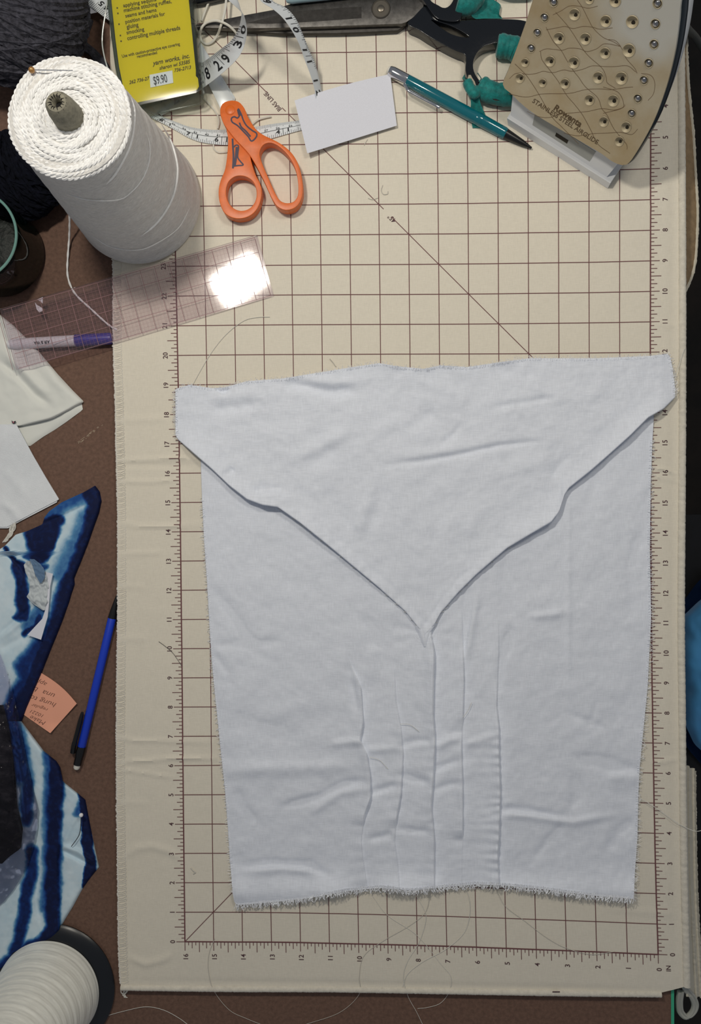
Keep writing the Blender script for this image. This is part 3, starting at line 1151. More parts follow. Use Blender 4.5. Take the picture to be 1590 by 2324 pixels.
for pts in ([(296, 222), (302, 242), (304, 265), (300, 305), (288, 345), (262, 392), (240, 418)],
            [(362, 278), (385, 318), (398, 360), (401, 395), (393, 440), (375, 478), (350, 510), (318, 536)]):
    q = spline(pts, 30)
    mk('raised_strand', tube(hitcone(q[:, 0], q[:, 1]), 0.030 * np.clip(np.sin(np.linspace(0.02, math.pi - 0.02, 30)) * 3, 0.1, 1), 6), m_yarn, yc)
for pts in ([(330, 300), (338, 330), (336, 370), (322, 405), (300, 432), (268, 452), (200, 452), (150, 438)],
            [(210, 535), (250, 558), (300, 566), (340, 558), (400, 520), (430, 470)]):
    q = spline(pts, 40)
    mk('wound_band', tube(hitcone(q[:, 0], q[:, 1]), 0.014 * np.clip(np.sin(np.linspace(0.02, math.pi - 0.02, 40)) * 3, 0.1, 1), 5), m_yarn, yc)
core = [(0.42, CHT - 0.3), (0.40, CHT + 0.1), (0.375, CHT + 0.4), (0.33, CHT + 0.62), (0.25, CHT + 0.74), (0.17, CHT + 0.76), (0.12, CHT + 0.70), (0.09, CHT + 0.5)]
mk('cardboard_core', lathe(core, CC, seg=36, capb=False, capt=False), m_card, yc)
mk('core_hole', lathe([(0.001, CHT + 0.52), (0.115, CHT + 0.53), (0.13, CHT + 0.66)], CC, seg=24, capb=False, capt=False), m_black, yc)
slits = []
for k in range(14):
    a = k * 2 * math.pi / 14 + random.uniform(-0.1, 0.1)
    L = random.uniform(0.06, 0.13)
    q = [(CC[0] + r_ * math.cos(a), CC[1] + r_ * math.sin(a), CHT + z_) for r_, z_ in ((0.13, 0.735), (0.17, 0.768), (0.17 + L, 0.755 - L * 0.35))]
    slits.append(tube(q, [0.014, 0.011, 0.004], 4))
mk('core_slits', join(*slits), m_black, yc)
tail = WP([(157, 470, 0.9), (158, 500, 0.5), (157, 540, 0.0), (154, 580, -0.15), (153, 620, -0.2), (160, 648, -0.2), (175, 672, -0.2), (205, 700, -0.2), (240, 732, -0.15), (258, 745, 0.0), (266, 748, 0.02)])
tl_ = spline(tail, 90)
mk('yarn_tail', tube(tl_, 0.034 + 0.006 * np.sin(np.arange(90) * 1.1), 6), m_yarn, yc, label='loose end of white yarn')

# pearl-headed pin stuck in the top of the cone
m_pearl = M('bronze_pearl', (176, 130, 74), 0.18, metal=0.35, coat=0.6)
m_steel = M('polished_steel', (215, 216, 220), 0.2, metal=1.0)
ph_ = W(72, 159, CHT + 0.10)
pe_ = W(165, 160, CHT + 0.02)
pn = thing('pearl_head_pin', 'pin with bronze pearl head stuck into the white yarn cone', 'pin', ph_)
mk('pin_head', ellipsoid(ph_, (0.085, 0.085, 0.085)), m_pearl, pn)
mk('pin_shaft', tube([ph_, pe_], [0.017, 0.012], 8), m_steel, pn)

# ------------------------------------------------------------------ dark yarn behind the cone
m_char = M('charcoal_yarn', (66, 66, 74), 0.95, spec=0.1, var=(6, 0.35), bump=(14, 0.8, 0.04))
m_navyk = M('black_navy_yarn', (17, 19, 28), 0.95, spec=0.1, var=(6, 0.4), bump=(14, 0.8, 0.04))


def yarn_ball(name, label, c, r, mat, n, tilt, strand, seed, group):
    rg = random.Random(seed)
    t = thing(name, label, 'yarn', (c[0], c[1], c[2] - r[2]), group)
    mk('wound_core', ellipsoid(c, (r[0] * 0.93, r[1] * 0.93, r[2] * 0.93), 32, 18), mat, t)
    gs_ = []
    for k in range(n):
        # great-circle style wraps with a slowly wandering pole
        pole = np.array([math.sin(tilt) + rg.gauss(0, 0.30), math.cos(tilt) + rg.gauss(0, 0.30), 0.55 + rg.gauss(0, 0.25)])
        pole /= np.linalg.norm(pole)
        u_ = np.cross(pole, [0, 0, 1.0])
        u_ /= np.linalg.norm(u_)
        v_ = np.cross(pole, u_)
        off = rg.uniform(-0.85, 0.85)
        rad = math.sqrt(1 - off * off)
        a = np.linspace(0, 2 * math.pi, 110, endpoint=False)
        lv = 0.97 + rg.uniform(-0.03, 0.04)
        P = (np.cos(a)[:, None] * u_ + np.sin(a)[:, None] * v_) * rad + pole * off
        P = np.asarray(c) + P * lv * np.asarray(r)
        tw = 1 + 0.22 * np.sin(a * rad * 34)
        gs_.append(tube(P, strand * tw, 5, closed=True))
    mk('wound_strands', join(*gs_), mat, t, kind='stuff')
    return t


c1 = W(20, 20, 1.75)
yarn_ball('yarn_ball', 'chunky charcoal yarn ball in the upper left corner', (c1[0], c1[1], 1.75 + TZ), (2.35, 2.2, 1.75), m_char, 80, 0.5, 0.115, 3, 'dark yarn balls')
c2 = W(45, 395, 0.95)
yarn_ball('yarn_ball', 'black yarn ball between the green glass jar and the white cone', (c2[0] - 0.15, c2[1] + 0.1, 0.85 + TZ), (1.55, 1.45, 0.85), m_navyk, 60, 1.2, 0.07, 4, 'dark yarn balls')
# loose dark strands from the ball
st_ = []
for k, pts in enumerate(([(150, 60), (185, 95), (215, 120), (240, 150), (250, 190)], [(160, 90), (190, 105), (225, 135), (245, 165)], [(140, 20), (165, 60), (185, 100), (175, 130)], [(185, 100), (200, 60), (205, 45)], [(150, 110), (200, 115), (235, 160)])):
    st_.append(tube(spline(WP(pts, TZ + 0.12 + 0.02 * k), 30), 0.11, 7))
mk('yarn_strands', join(*st_), m_char, label='loose charcoal yarn strands on the table behind the white cone', cat='yarn', kind='stuff')

# ------------------------------------------------------------------ green glass jar
m_glass = clear('green_glass', (70, 112, 100), 0.03, 0.05, 0.2, (14, 44, 38))
m_glassrim = M('green_glass_rim', (120, 165, 155), 0.12, spec=0.8)
JC = W(10, 580, TZ)
jz = TZ
jar = thing('glass_jar', 'dark green glass jar standing at the left edge', 'jar', (JC[0], JC[1], jz))
jr = 1.47
mk('jar_wall', lathe([(0.2, 0.03), (jr - 0.12, 0.03), (jr, 0.15), (jr, 1.7), (jr - 0.03, 2.0), (jr - 0.05, 2.1), (jr - 0.11, 2.1), (jr - 0.10, 1.7), (jr - 0.11, 0.22), (0.2, 0.15)], JC, seg=72), m_glass, jar)
mk('jar_rim', tube([(JC[0] + (jr - 0.06) * math.cos(a), JC[1] + (jr - 0.06) * math.sin(a), jz + 2.1) for a in np.linspace(0, 2 * math.pi, 72, endpoint=False)], 0.045, 8, closed=True), m_glassrim, jar)
m_jarin = M('jar_contents', (22, 30, 27), 0.6, var=(3, 0.5), bump=(5, 0.8, 0.08))
mk('jar_contents', ellipsoid((JC[0], JC[1], jz + 0.55), (jr - 0.2, jr - 0.2, 0.36), 28, 14, 0.12, 5), m_jarin, jar)

# ------------------------------------------------------------------ clear ruler over the mat edge, marker below it
m_ruler = clear('clear_acrylic', (249, 246, 249), 0.06, 0.0, 0.02, (214, 204, 214))
m_rline = M('ruler_red_line', (150, 112, 116), 0.7)
RU = [(583, 533), (621, 671), (37, 840), (-1, 701)]
RUW = [W(583, 533, 0.05), W(621, 671, 0.05)]
ru_o = (W(602, 602, 0.05))


def rulz(px):
    return np.interp(px, [-20, 150, 640], [0.235, 0.19, 0.045])


rl = thing('clear_ruler', 'clear acrylic quilting ruler with a fine reddish grid', 'ruler', (ru_o[0], ru_o[1], 0.02))
nu_, nv_ = 60, 8
uu, vv2 = np.meshgrid(np.linspace(0, 1, nu_), np.linspace(0, 1, nv_))
RP = np.array(RU, float)


def rmap(u, v):
    u = np.asarray(u, float)
    v = np.asarray(v, float)
    p = (RP[0] * (1 - u[..., None]) + RP[3] * u[..., None]) * (1 - v[..., None]) + (RP[1] * (1 - u[..., None]) + RP[2] * u[..., None]) * v[..., None]
    return p[..., 0], p[..., 1]


X_, Y_ = rmap(uu, vv2)
mk('ruler_blade', sheet(W(X_, Y_, rulz(X_) + 0.03).reshape(-1, 3), gridF(nv_, nu_, False, False), nv_, nu_, 0.05), m_ruler, rl, smooth=True)
rg = []


def rm2(u, v):
    x, y = rmap(u, v)
    return W(x, y, rulz(x) + 0.036)


RLEN, RWID = 9.0, 2.12
for k in range(0, int(RLEN * 8) + 1):
    u_ = k / 8 / RLEN
    wl = 0.015 if k % 4 == 0 else 0.0035
    n = 6
    P = np.column_stack([np.full(n, u_ + 0.012), np.linspace(0.03, 0.985, n)])
    x, y = P[:, 0], P[:, 1]
    a = rm2(x - wl / RLEN / 2, y)
    b = rm2(x + wl / RLEN / 2, y)
    rg.append((np.vstack([a, b]), [[i, i + 1, n + i + 1, n + i] for i in range(n - 1)]))
for k in range(0, 17):
    v_ = 0.03 + k / 16 * 0.955
    wl = 0.015 if k % 4 == 0 else 0.0035
    n = 50
    x = np.linspace(0.012, 0.99, n)
    a = rm2(x, np.full(n, v_ - wl / RWID / 2))
    b = rm2(x, np.full(n, v_ + wl / RWID / 2))
    rg.append((np.vstack([a, b]), [[i, i + 1, n + i + 1, n + i] for i in range(n - 1)]))
mk('ruler_grid', join(*rg), m_rline, rl, smooth=False)
m_lab = M('torn_label', (205, 200, 208), 0.8)
mk('torn_label', pxplate([(84, 680), (97, 674), (97, 689), (91, 684)], [], 0.225, 0.008, 0), m_lab, rl, smooth=False, label='torn white label scrap')
mk('torn_label', pxplate([(79, 686), (84, 692), (91, 696), (97, 700), (96, 706), (89, 709), (83, 702)], [], 0.225, 0.008, 0), m_lab, rl, smooth=False, label='torn white label scrap')

m_white = M('white_plastic', (226, 226, 230), 0.35)
m_purple = M('purple_cap', (66, 56, 150), 0.35)
m_pr = M('marker_print', (40, 40, 46), 0.6)
mr = 0.205
mz = TZ + mr + 0.005
a0, a1, a2 = W(255, 768, mz), W(172, 772, mz), W(20, 782, mz)
ax_ = (a2 - a0) / np.linalg.norm(a2 - a0)
mkr = thing('marker_pen', 'white marker pen with purple cap lying under the clear ruler', 'pen', (a1[0], a1[1], TZ))
Lc = np.linalg.norm(a1 - a0)
Lb = np.linalg.norm(a2 - a0)
mk('cap', lathe([(0.14, 0.0), (0.185, 0.03), (mr - 0.005, 0.12), (mr, Lc)], a0, ax_, 28), m_purple, mkr)
mk('barrel', lathe([(mr - 0.02, Lc - 0.02), (mr - 0.015, Lc + 0.02), (mr - 0.012, Lb - 0.3), (mr - 0.05, Lb)], a0, ax_, 28), m_white, mkr)
tg = ptext('AIR & WA', (112, 772), (76, 775), lambda x, y: W(x, y, mz + mr + 0.0), 1.3, 0.02)
tV = tg[0].copy()
# wrap the lettering on the barrel
pd = (tV - a0) @ ax_
lat = (tV - a0) - pd[:, None] * ax_
sidev = np.cross(ax_, [0, 0, 1.0])
sd = lat @ sidev
tV = a0 + pd[:, None] * ax_ + sidev * np.sin(sd / mr)[:, None] * mr + np.array([0, 0, 1.0]) * np.cos(sd / mr)[:, None] * mr
mk('lettering', (tV, tg[1]), m_pr, mkr, smooth=False)

# ------------------------------------------------------------------ yellow packet
m_yel = M('yellow_card', (226, 206, 8), 0.6, spec=0.2)
m_txt = M('packet_print', (78, 66, 20), 0.7)
m_stk = M('price_sticker', (232, 234, 244), 0.6)
m_case = clear('clear_case', (238, 243, 240), 0.2, 0.0, 0.04, (190, 200, 196))
PZ = 1.02
pk_o = W(350, 110, 0.3)
pk = thing('yellow_packet', 'yellow instruction card in a clear plastic case with price sticker', 'packet', (pk_o[0], pk_o[1], 0.1))
pm = lambda x, y: W(x, y, PZ + 0.012)
card = [(250, -60), (253, 6), (262, 90), (270, 151), (280, 200), (288, 238), (318, 231), (440, 206), (447, 203), (451, 196), (449, 178), (444, 172), (444, 158), (438, 100), (428, 0), (420, -60)]
mk('yellow_card', pxplate(card, [], PZ, 0.03, 0), m_yel, pk, smooth=False)
cs = [(240, -64), (244, 6), (254, 92), (262, 153), (272, 204), (281, 247), (318, 240), (445, 213), (456, 205), (458, 195), (452, 165), (446, 100), (437, 0), (430, -64)]
cso = WP(cs, PZ + 0.02)[:, :2]
mk('case', plate(cso, [], 0.80, 0.02, lambda u, v, w: np.stack([u, v, w + PZ + 0.05], 1)), m_case, pk)
# inner tray; dark bars on its front wall paint in the reflected lettering
mk('case_flange', pxplate([(236, -60), (244, 20), (262, 160), (276, 262), (372, 254), (452, 236), (462, 222), (458, 190), (440, -60)], [], 0.29, 0.03, 0.01), m_case, pk)
bars = []
for x0, y0 in ((385, 219), (394, 216), (406, 213), (372, 222), (362, 224)):
    q = WP([(x0, y0, 0.9), (x0 + 3, y0 - 0.7, 0.9), (x0 + 6, y0 + 8, 0.62), (x0 + 3, y0 + 9, 0.62)])
    bars.append((q, [[0, 1, 2, 3]]))
mk('tray_reflection', join(*bars), m_pr, pk, smooth=False)
rim = spline(WP([(247, -20, 0.9), (240, 25, 0.8), (233, 70, 0.7), (232, 100, 0.62), (237, 130, 0.6), (244, 155, 0.6), (250, 180, 0.62)]), 40)
mk('case_rim', tube(rim, 0.022, 6), M('clear_rim', (200, 208, 206), 0.15, spec=0.8), pk)


def c1px(x, y):
    return (x / 3.18, y / 3.18)


PT = [('applying sequins', (890, 52), (1128, 6), 1.0, 0), ('machine stitching ruffles,', (895, 88), (1238, 20), 1.15, 0), ('seams and hems', (906, 127), (1130, 82), 1.1, 0),
      ('position materials for', (906, 170), (1192, 110), 1.15, 0), ('gluing', (915, 208), (1000, 190), 1.15, 0), ('smocking', (915, 248), (1041, 221), 1.15, 0),
      ('controlling multiple threads', (920, 290), (1301, 212), 1.2, 0), ('Use with caution-protective eye covering', (882, 416), (1298, 326), 1.25, 0),
      ('recommended', (990, 418), (1134, 388), 1.2, 0), ('yarn works, inc.', (1100, 472), (1368, 416), 1.1, 0.35), ('sharon wi 53585', (1150, 504), (1375, 455), 1.1, 0.35),
      ('736-2713', (1258, 520), (1381, 495), 1.05, 0.35), ('262 736-27', (932, 607), (1082, 574), 1.1, 0.35)]
for s_, p0, p1, hs, sh in PT:
    mk('printed_line', ptext(s_, c1px(*p0), c1px(*p1), pm, hs, 0.012, sh), m_txt, pk, smooth=False)
for x, y in ((845, 57), (850, 96), (858, 174), (868, 256), (873, 297)):
    x, y = c1px(x, y)
    mk('bullet', pxplate([(x - 1.6, y - 1.4), (x + 1.4, y - 1.8), (x + 1.7, y + 1.3), (x - 1.3, y + 1.6)], [], PZ + 0.014, 0.002, 0), m_txt, pk, smooth=False)
stk = mk('price_sticker', pxplate([c1px(*p) for p in ((1078, 540), (1243, 508), (1250, 598), (1085, 632))], [], PZ + 0.02, 0.012, 0), m_stk, pk, smooth=False, label='white sticker reading $9.90')
mk('price', ptext('$9.90', c1px(1112, 612), c1px(1210, 592), lambda x, y: W(x, y, PZ + 0.024), 1.9, 0.01), m_pr, stk, smooth=False)

# ------------------------------------------------------------------ white card, paper tag
m_paper = M('white_paper', (226, 228, 238), 0.8, spec=0.2, var=(30, 0.02))
X_, Y_ = np.meshgrid(np.linspace(0, 1, 24), np.linspace(0, 1, 16))
q4 = np.array([(668, 228), (885, 168), (900, 285), (697, 348)], float)
pxp = (q4[0] * (1 - X_[..., None]) + q4[1] * X_[..., None]) * (1 - Y_[..., None]) + (q4[3] * (1 - X_[..., None]) + q4[2] * X_[..., None]) * Y_[..., None]
pxp[..., 1] -= 5 * np.sin(np.pi * X_) * (1 - Y_) * 0.8
pz = 0.36 - 0.22 * X_ * (1 - 0.3 * Y_) + 0.10 * (X_ - 0.5) ** 2 * 4 * 0.6 - 0.10 * Y_
Vp = W(pxp[..., 0], pxp[..., 1], pz).reshape(-1, 3)
mk('paper_card', sheet(Vp, gridF(16, 24, False, True), 16, 24, 0.012), m_paper, label='blank white paper card lying on the measuring tape', cat='card', loc=(*W(785, 255, 0)[:2], 0.03))

m_ink = M('pencil_ink', (80, 80, 88), 0.8)
tgo = W(185, 20, 0.1)
tgp = thing('paper_tag', 'white paper tag with handwritten numbers beside the charcoal yarn', 'paper', (tgo[0], tgo[1], 0.05))
mk('tag_sheet', pxplate([(140, -30), (145, 0), (161, 41), (219, 28), (226, 20), (215, -30)], [], 0.16, 0.012, 0), m_paper, tgp, smooth=False)
mk('handwriting', strip(spline([(166, -4), (169, 6), (173, 13)], 8), 1.3, lambda x, y: W(x, y, 0.168)), m_ink, tgp, smooth=False)
mk('handwriting', strip(spline([(176, -3), (175, 4), (178, 9), (182, 7), (181, 2), (177, 2)], 16), 1.3, lambda x, y: W(x, y, 0.168)), m_ink, tgp, smooth=False)

# ------------------------------------------------------------------ measuring tape
m_tape = M('tape_vinyl', (222, 228, 232), 0.4, spec=0.4)
m_tink = M('tape_ink', (28, 30, 36), 0.6)
tp_o = W(520, 150, 0)
tape = thing('measuring_tape', 'white vinyl measuring tape looping round the yellow packet and scissors', 'tape', (tp_o[0], tp_o[1], 0.02))


class Ribbon:
    """tape band between two rails; t=0 on rail a, t=1 on rail b, s = 0..1 along"""

    def __init__(self, ra, rb, n=60):
        self.n = n
        self.A = spline(WP(ra), n)
        self.B = spline(WP(rb), n)
        self.nrm = None

    def at(self, s, t, lift=0.0):
        s = np.clip(np.asarray(s, float), 0, 1) * (self.n - 1)
        i = np.clip(s.astype(int), 0, self.n - 2)
        f = (s - i)[..., None]
        t = np.asarray(t, float)[..., None]
        a = self.A[i] * (1 - f) + self.A[i + 1] * f
        b = self.B[i] * (1 - f) + self.B[i + 1] * f
        p = a * (1 - t) + b * t
        if lift:
            tang = self.A[i + 1] - self.A[i] + self.B[i + 1] - self.B[i]
            nr = np.cross(tang, b - a)
            nr /= np.linalg.norm(nr, axis=-1)[..., None] + 1e-9
            view = CPOS - p
            sg_ = np.sign((nr * view).sum(-1))[..., None]
            p = p + nr * sg_ * lift
        return p

    def geo(self, m=5, thick=0.012):
        s, t = np.meshgrid(np.linspace(0, 1, self.n), np.linspace(0, 1, m), indexing='ij')
        V = self.at(s.ravel(), t.ravel())
        return sheet(V, gridF(self.n, m), self.n, m, thick)

    def mark(self, s, t0, t1, w):
        n = 4
        t = np.linspace(t0, t1, n)
        a = self.at(np.full(n, s - w), t, 0.007)
        b = self.at(np.full(n, s + w), t, 0.007)
        return np.vstack([a, b]), [[i, i + 1, n + i + 1, n + i] for i in range(n - 1)]

    def text(self, txt, s, t, hs, ht, flip=False, bold=0.03):
        """text centred at s,t; hs = length in s per unit, ht = height in t per unit"""
        V, F, wd = text_geo(txt, bold)
        x = (V[:, 0] - wd / 2) * hs
        y = (V[:, 1] - 0.35) * ht
        if flip:
            x, y = -x, -y
        return self.at(s + x, t + y, 0.008), F


# band A: runs down from the top edge to the white card (rail a = left edge)
RA = Ribbon([(575, -40, 2.7), (590, 0, 2.5), (617, 19, 2.3), (639, 38, 2.1), (658, 63, 1.9), (677, 97, 1.6), (692, 138, 1.2), (705, 173, 0.8), (714, 207, 0.45), (718, 240, 0.25)],
            [(600, -40, 2.3), (617, 0, 2.05), (648, 17, 1.85), (670, 41, 1.65), (686, 75, 1.4), (702, 116, 1.05), (714, 141, 0.75), (722, 170, 0.45), (729, 201, 0.18), (733, 235, 0.08)])
mk('tape_band', RA.geo(), m_tape, tape)
g = []


def s_of(R, px, py, t):
    ss_ = np.linspace(0, 1, 400)
    P = R.at(ss_, np.full(400, t))
    d = (P - CPOS) @ CR
    X = CW / 2 + CF * d[:, 0] / -d[:, 2]
    Y = CH / 2 - CF * d[:, 1] / -d[:, 2]
    return ss_[np.argmin(np.hypot(X - px, Y - py))]


s10 = s_of(RA, 664, 54, 0.5)
s11 = s_of(RA, 697, 127, 0.5)
s9 = s10 - (s11 - s10)
d1 = s11 - s10
for k in range(-3, 40):
    s_ = s9 + d1 * k / 16
    if 0 <= s_ <= 1:
        L = 0.95 if k % 16 == 0 else 0.42 if k % 8 == 0 else 0.32 if k % 4 == 0 else 0.24 if k % 2 == 0 else 0.18
        g.append(RA.mark(s_, 1.0 - (0.75 if k % 16 == 0 else L), 1.0, 0.0012 if k % 16 else 0.0016))
for nm, sc_ in (('9', s9), ('10', s10), ('11', s11), ('12', s11 + d1)):
    for ch, off in zip(nm, ((0,) if len(nm) == 1 else (-0.19, 0.19))):
        g.append(RA.text(ch, sc_ + off * d1, 0.45, d1 * 0.34, 0.80))
mk('tape_print', join(*g), m_tink, tape, smooth=False, kind='stuff')

# band B: lies on the mat from the card to under the cone (numbers upside down)
RB = Ribbon([(700, 268, 0.05), (674, 274, 0.05), (620, 281, 0.05), (576, 288, 0.05), (513, 294, 0.05), (472, 294, 0.05), (431, 288, 0.05), (400, 277, 0.05), (377, 268, 0.06), (350, 256, 0.07), (325, 240, 0.07)],
            [(705, 292, 0.05), (677, 297, 0.05), (620, 313, 0.05), (576, 324, 0.05), (515, 329, 0.05), (463, 324, 0.05), (431, 314, 0.05), (400, 297, 0.05), (375, 283, 0.06), (345, 268, 0.07), (318, 252, 0.07)])
mk('tape_band', RB.geo(), m_tape, tape)
g = []
s14, s16, s17 = s_of(RB, 643, 300, 0.6), s_of(RB, 503, 315, 0.6), s_of(RB, 438, 305, 0.6)
d1 = (s16 - s14) / 2
s13 = s14 - d1
for k in range(0, 100):
    s_ = s13 + d1 * k / 16
    if 0.01 <= s_ <= 0.99:
        L = 0.55 if k % 16 == 0 else 0.36 if k % 8 == 0 else 0.30 if k % 4 == 0 else 0.24 if k % 2 == 0 else 0.20
        g.append(RB.mark(s_, 1.0 - L, 1.0, 0.0009 if k % 16 else 0.0013))
for k in range(0, 200):
    s_ = s13 + d1 * k / 25.4
    if 0.01 <= s_ <= 0.99:
        L = 0.34 if k % 10 == 0 else 0.28 if k % 5 == 0 else 0.2
        g.append(RB.mark(s_, 0.0, L, 0.0007))
        if k % 10 == 0:
            g.append(RB.text(str(33 + k // 10), s_ - 0.004, 0.38, d1 * 0.14, 0.20, True, 0.01))
nq = 60
sq = np.linspace(0.01, 0.99, nq)
g.append((np.vstack([RB.at(sq, np.full(nq, 0.47), 0.007), RB.at(sq, np.full(nq, 0.50), 0.007)]), [[i, i + 1, nq + i + 1, nq + i] for i in range(nq - 1)]))
for nm, sc_ in (('14', s14), ('15', s14 + d1), ('16', s16), ('17', s17), ('18', s17 + d1)):
    for ch, off in zip(nm, (0.16, -0.16)):
        g.append(RB.text(ch, sc_ - off * d1 * -1 * -1, 0.68, d1 * 0.30, 0.42, False) if False else RB.text(ch, sc_ - off * d1, 0.66, d1 * 0.26, 0.40, True))
mk('tape_print', join(*g), m_tink, tape, smooth=False, kind='stuff')

# band C: rises from under the packet over the scissor blades and curls away at the top
RCc = Ribbon([(340, 238, 0.12), (395, 196, 0.22), (430, 166, 0.225), (451, 148, 0.24), (464, 139, 0.5), (475, 131, 0.95), (505, 108, 1.75), (521, 95, 1.95), (536, 76, 2.15), (543.5, 57, 2.3), (547, 38, 2.45), (546, 26, 2.5), (521, 3, 2.6), (498, -20, 2.6)],
             [(366, 262, 0.08), (412, 238, 0.21), (440, 216, 0.225), (455.5, 203, 0.24), (468, 194, 0.5), (498, 171, 1.05), (534, 138, 1.5), (550, 113.5, 1.65), (558.7, 85, 1.8), (559.6, 61.5, 1.95), (554, 36, 2.1), (547, 24, 2.15), (539, 0, 2.25), (520, -22, 2.3)], 90)
mk('tape_band', RCc.geo(), m_tape, tape)
g = []
s29, s30 = s_of(RCc, 503, 141, 0.5), s_of(RCc, 549, 86, 0.5)
d1 = s30 - s29
for k in range(-24, 24):
    s_ = s29 + d1 * k / 16
    if 0.02 <= s_ <= 0.80:
        L = 0.75 if k % 16 == 0 else 0.42 if k % 8 == 0 else 0.30 if k % 4 == 0 else 0.24 if k % 2 == 0 else 0.18
        g.append(RCc.mark(s_, 0.0, L, 0.0013 if k % 16 else 0.0015))
for nm, sc_ in (('27', s29 - 2 * d1), ('28', s29 - d1), ('29', s29), ('30', s30)):
    for ch, off in zip(nm, (-0.20, 0.20)):
        g.append(RCc.text(ch, sc_ + off * d1, 0.55, d1 * 0.46, -0.74, False, 0.02))
mk('tape_print', join(*g), m_tink, tape, smooth=False, kind='stuff')

# band D: the far end of the tape by the paper tag
RD = Ribbon([(180, -8, 0.20), (200, 11, 0.20), (221, 27, 0.20), (238, 40, 0.20), (262, 56, 0.2)], [(218, -40, 0.20), (236, -18, 0.2), (250, -2, 0.2), (266, 12, 0.2), (290, 28, 0.2)], 30)
mk('tape_band', RD.geo(), m_tape, tape)
g = []
for k in range(0, 26):
    s_ = 0.05 + k * 0.04
    if s_ < 1:
        g.append(RD.mark(s_, 0.0, 0.45 if k % 4 == 0 else 0.28, 0.004))
for ch, sc_ in (('4', 0.60), ('5', 0.44)):
    g.append(RD.text(ch, sc_, 0.48, 0.22, 0.40, True))
g.append(RD.text('IN', 0.56, 0.80, 0.12, 0.22, True, 0.01))
mk('tape_print', join(*g), m_tink, tape, smooth=False, kind='stuff')

# ------------------------------------------------------------------ orange scissors
m_orange = M('orange_plastic', (228, 108, 30), 0.38, spec=0.45, var=(4, 0.06))
m_blade = M('scissor_steel', (232, 238, 240), 0.25, metal=0.45)
m_mark = M('marker_ink', (58, 48, 72), 0.5)
c3 = lambda pts: [(400 + x / 3.18, y / 3.18) for x, y in pts]
so = W(525, 300, 0)
sc1 = thing('orange_scissors', 'small scissors with orange plastic handles and purple pen doodles', 'scissors', (so[0], so[1], 0.02))
bl = lambda pts, z, d: pxplate(pts, [], z, d, 0.012)
mk('blade', bl([(500, 247), (486, 218), (441, 128), (405, 40), (398, 12), (404, 8), (441, 72), (475, 130), (500, 178), (529, 222), (520, 245)], 0.20, 0.07), m_blade, sc1)
mk('blade', bl([(506, 240), (478, 180), (452, 130), (415, 45), (410, 20), (420, 25), (444, 78), (480, 136), (533, 221), (527, 243)], 0.12, 0.06), m_blade, sc1)
hR = c3([(320, 770), (316, 820), (335, 880), (362, 925), (420, 1000), (500, 1085), (545, 1145), (600, 1245), (640, 1325), (690, 1435), (730, 1492), (790, 1517), (850, 1502), (890, 1462), (911, 1385), (905, 1285), (880, 1185), (830, 1102), (760, 1042), (690, 1003), (625, 972), (572, 930), (533, 872), (510, 828), (490, 780), (452, 736), (400, 724), (345, 738)])
oR = c3([(600, 1120), (607, 1075), (632, 1042), (672, 1030), (715, 1042), (765, 1078), (820, 1142), (858, 1222), (877, 1310), (878, 1400), (852, 1450), (802, 1466), (752, 1450), (716, 1400), (662, 1280), (620, 1182)])
hL = c3([(360, 918), (372, 1000), (368, 1100), (357, 1190), (345, 1240), (320, 1300), (305, 1370), (310, 1450), (342, 1530), (400, 1570), (470, 1577), (540, 1552), (592, 1492), (616, 1400), (606, 1330), (572, 1260), (548, 1190), (535, 1140), (524, 1092), (445, 1010), (400, 960)])
oL = c3([(398, 1290), (440, 1270), (500, 1275), (553, 1312), (578, 1380), (570, 1450), (530, 1502), (470, 1521), (412, 1502), (370, 1450), (358, 1385), (370, 1325)])
sp = lambda p, n: spline(p, n, True)
gh = pxplate(sp(hR, 90), [sp(oR, 56)], 0.50, 0.40, 0.11, 4)
mk('handle', gh, m_orange, sc1)
gh = pxplate(sp(hL, 80), [sp(oL, 50)], 0.44, 0.38, 0.11, 4)
mk('handle', gh, m_orange, sc1)
pvt = W(522, 250, 0.5)
mk('pivot', lathe([(0.16, -0.02), (0.16, 0.012), (0.13, 0.028), (0.03, 0.03)], pvt, seg=28), m_orange, sc1)
dm = lambda z: (lambda x, y: W(x, y, z))
dl = [strip(sp(c3([(448, 785), (470, 830), (482, 865), (505, 905), (545, 940), (578, 962), (575, 990), (542, 1018), (518, 985), (480, 945), (440, 905), (402, 880), (398, 852), (420, 842), (440, 852), (455, 832), (444, 800)]), 60), 3.4, dm(0.506), True),
      strip(spline(c3([(455, 885), (468, 915), (500, 945), (535, 985)]), 14), 3.6, dm(0.507)),
      strip(spline(c3([(446, 790), (452, 815), (458, 835)]), 8), 6, dm(0.5075))]
mk('pen_doodle', join(*dl), m_mark, sc1, smooth=False, label='purple pen outline')
dl = [strip(spline(c3([(405, 1000), (408, 1060), (412, 1130), (408, 1215)]), 12), 4.2, dm(0.446)),
      strip(spline(c3([(408, 1200), (440, 1195), (482, 1190), (462, 1165), (442, 1130), (448, 1055), (428, 1048), (414, 1062)]), 30), 3.2, dm(0.447)),
      strip(spline(c3([(436, 1060), (430, 1130), (420, 1195)]), 10), 5.5, dm(0.448))]
mk('pen_doodle', join(*dl), m_mark, sc1, smooth=False, label='purple pen outline')

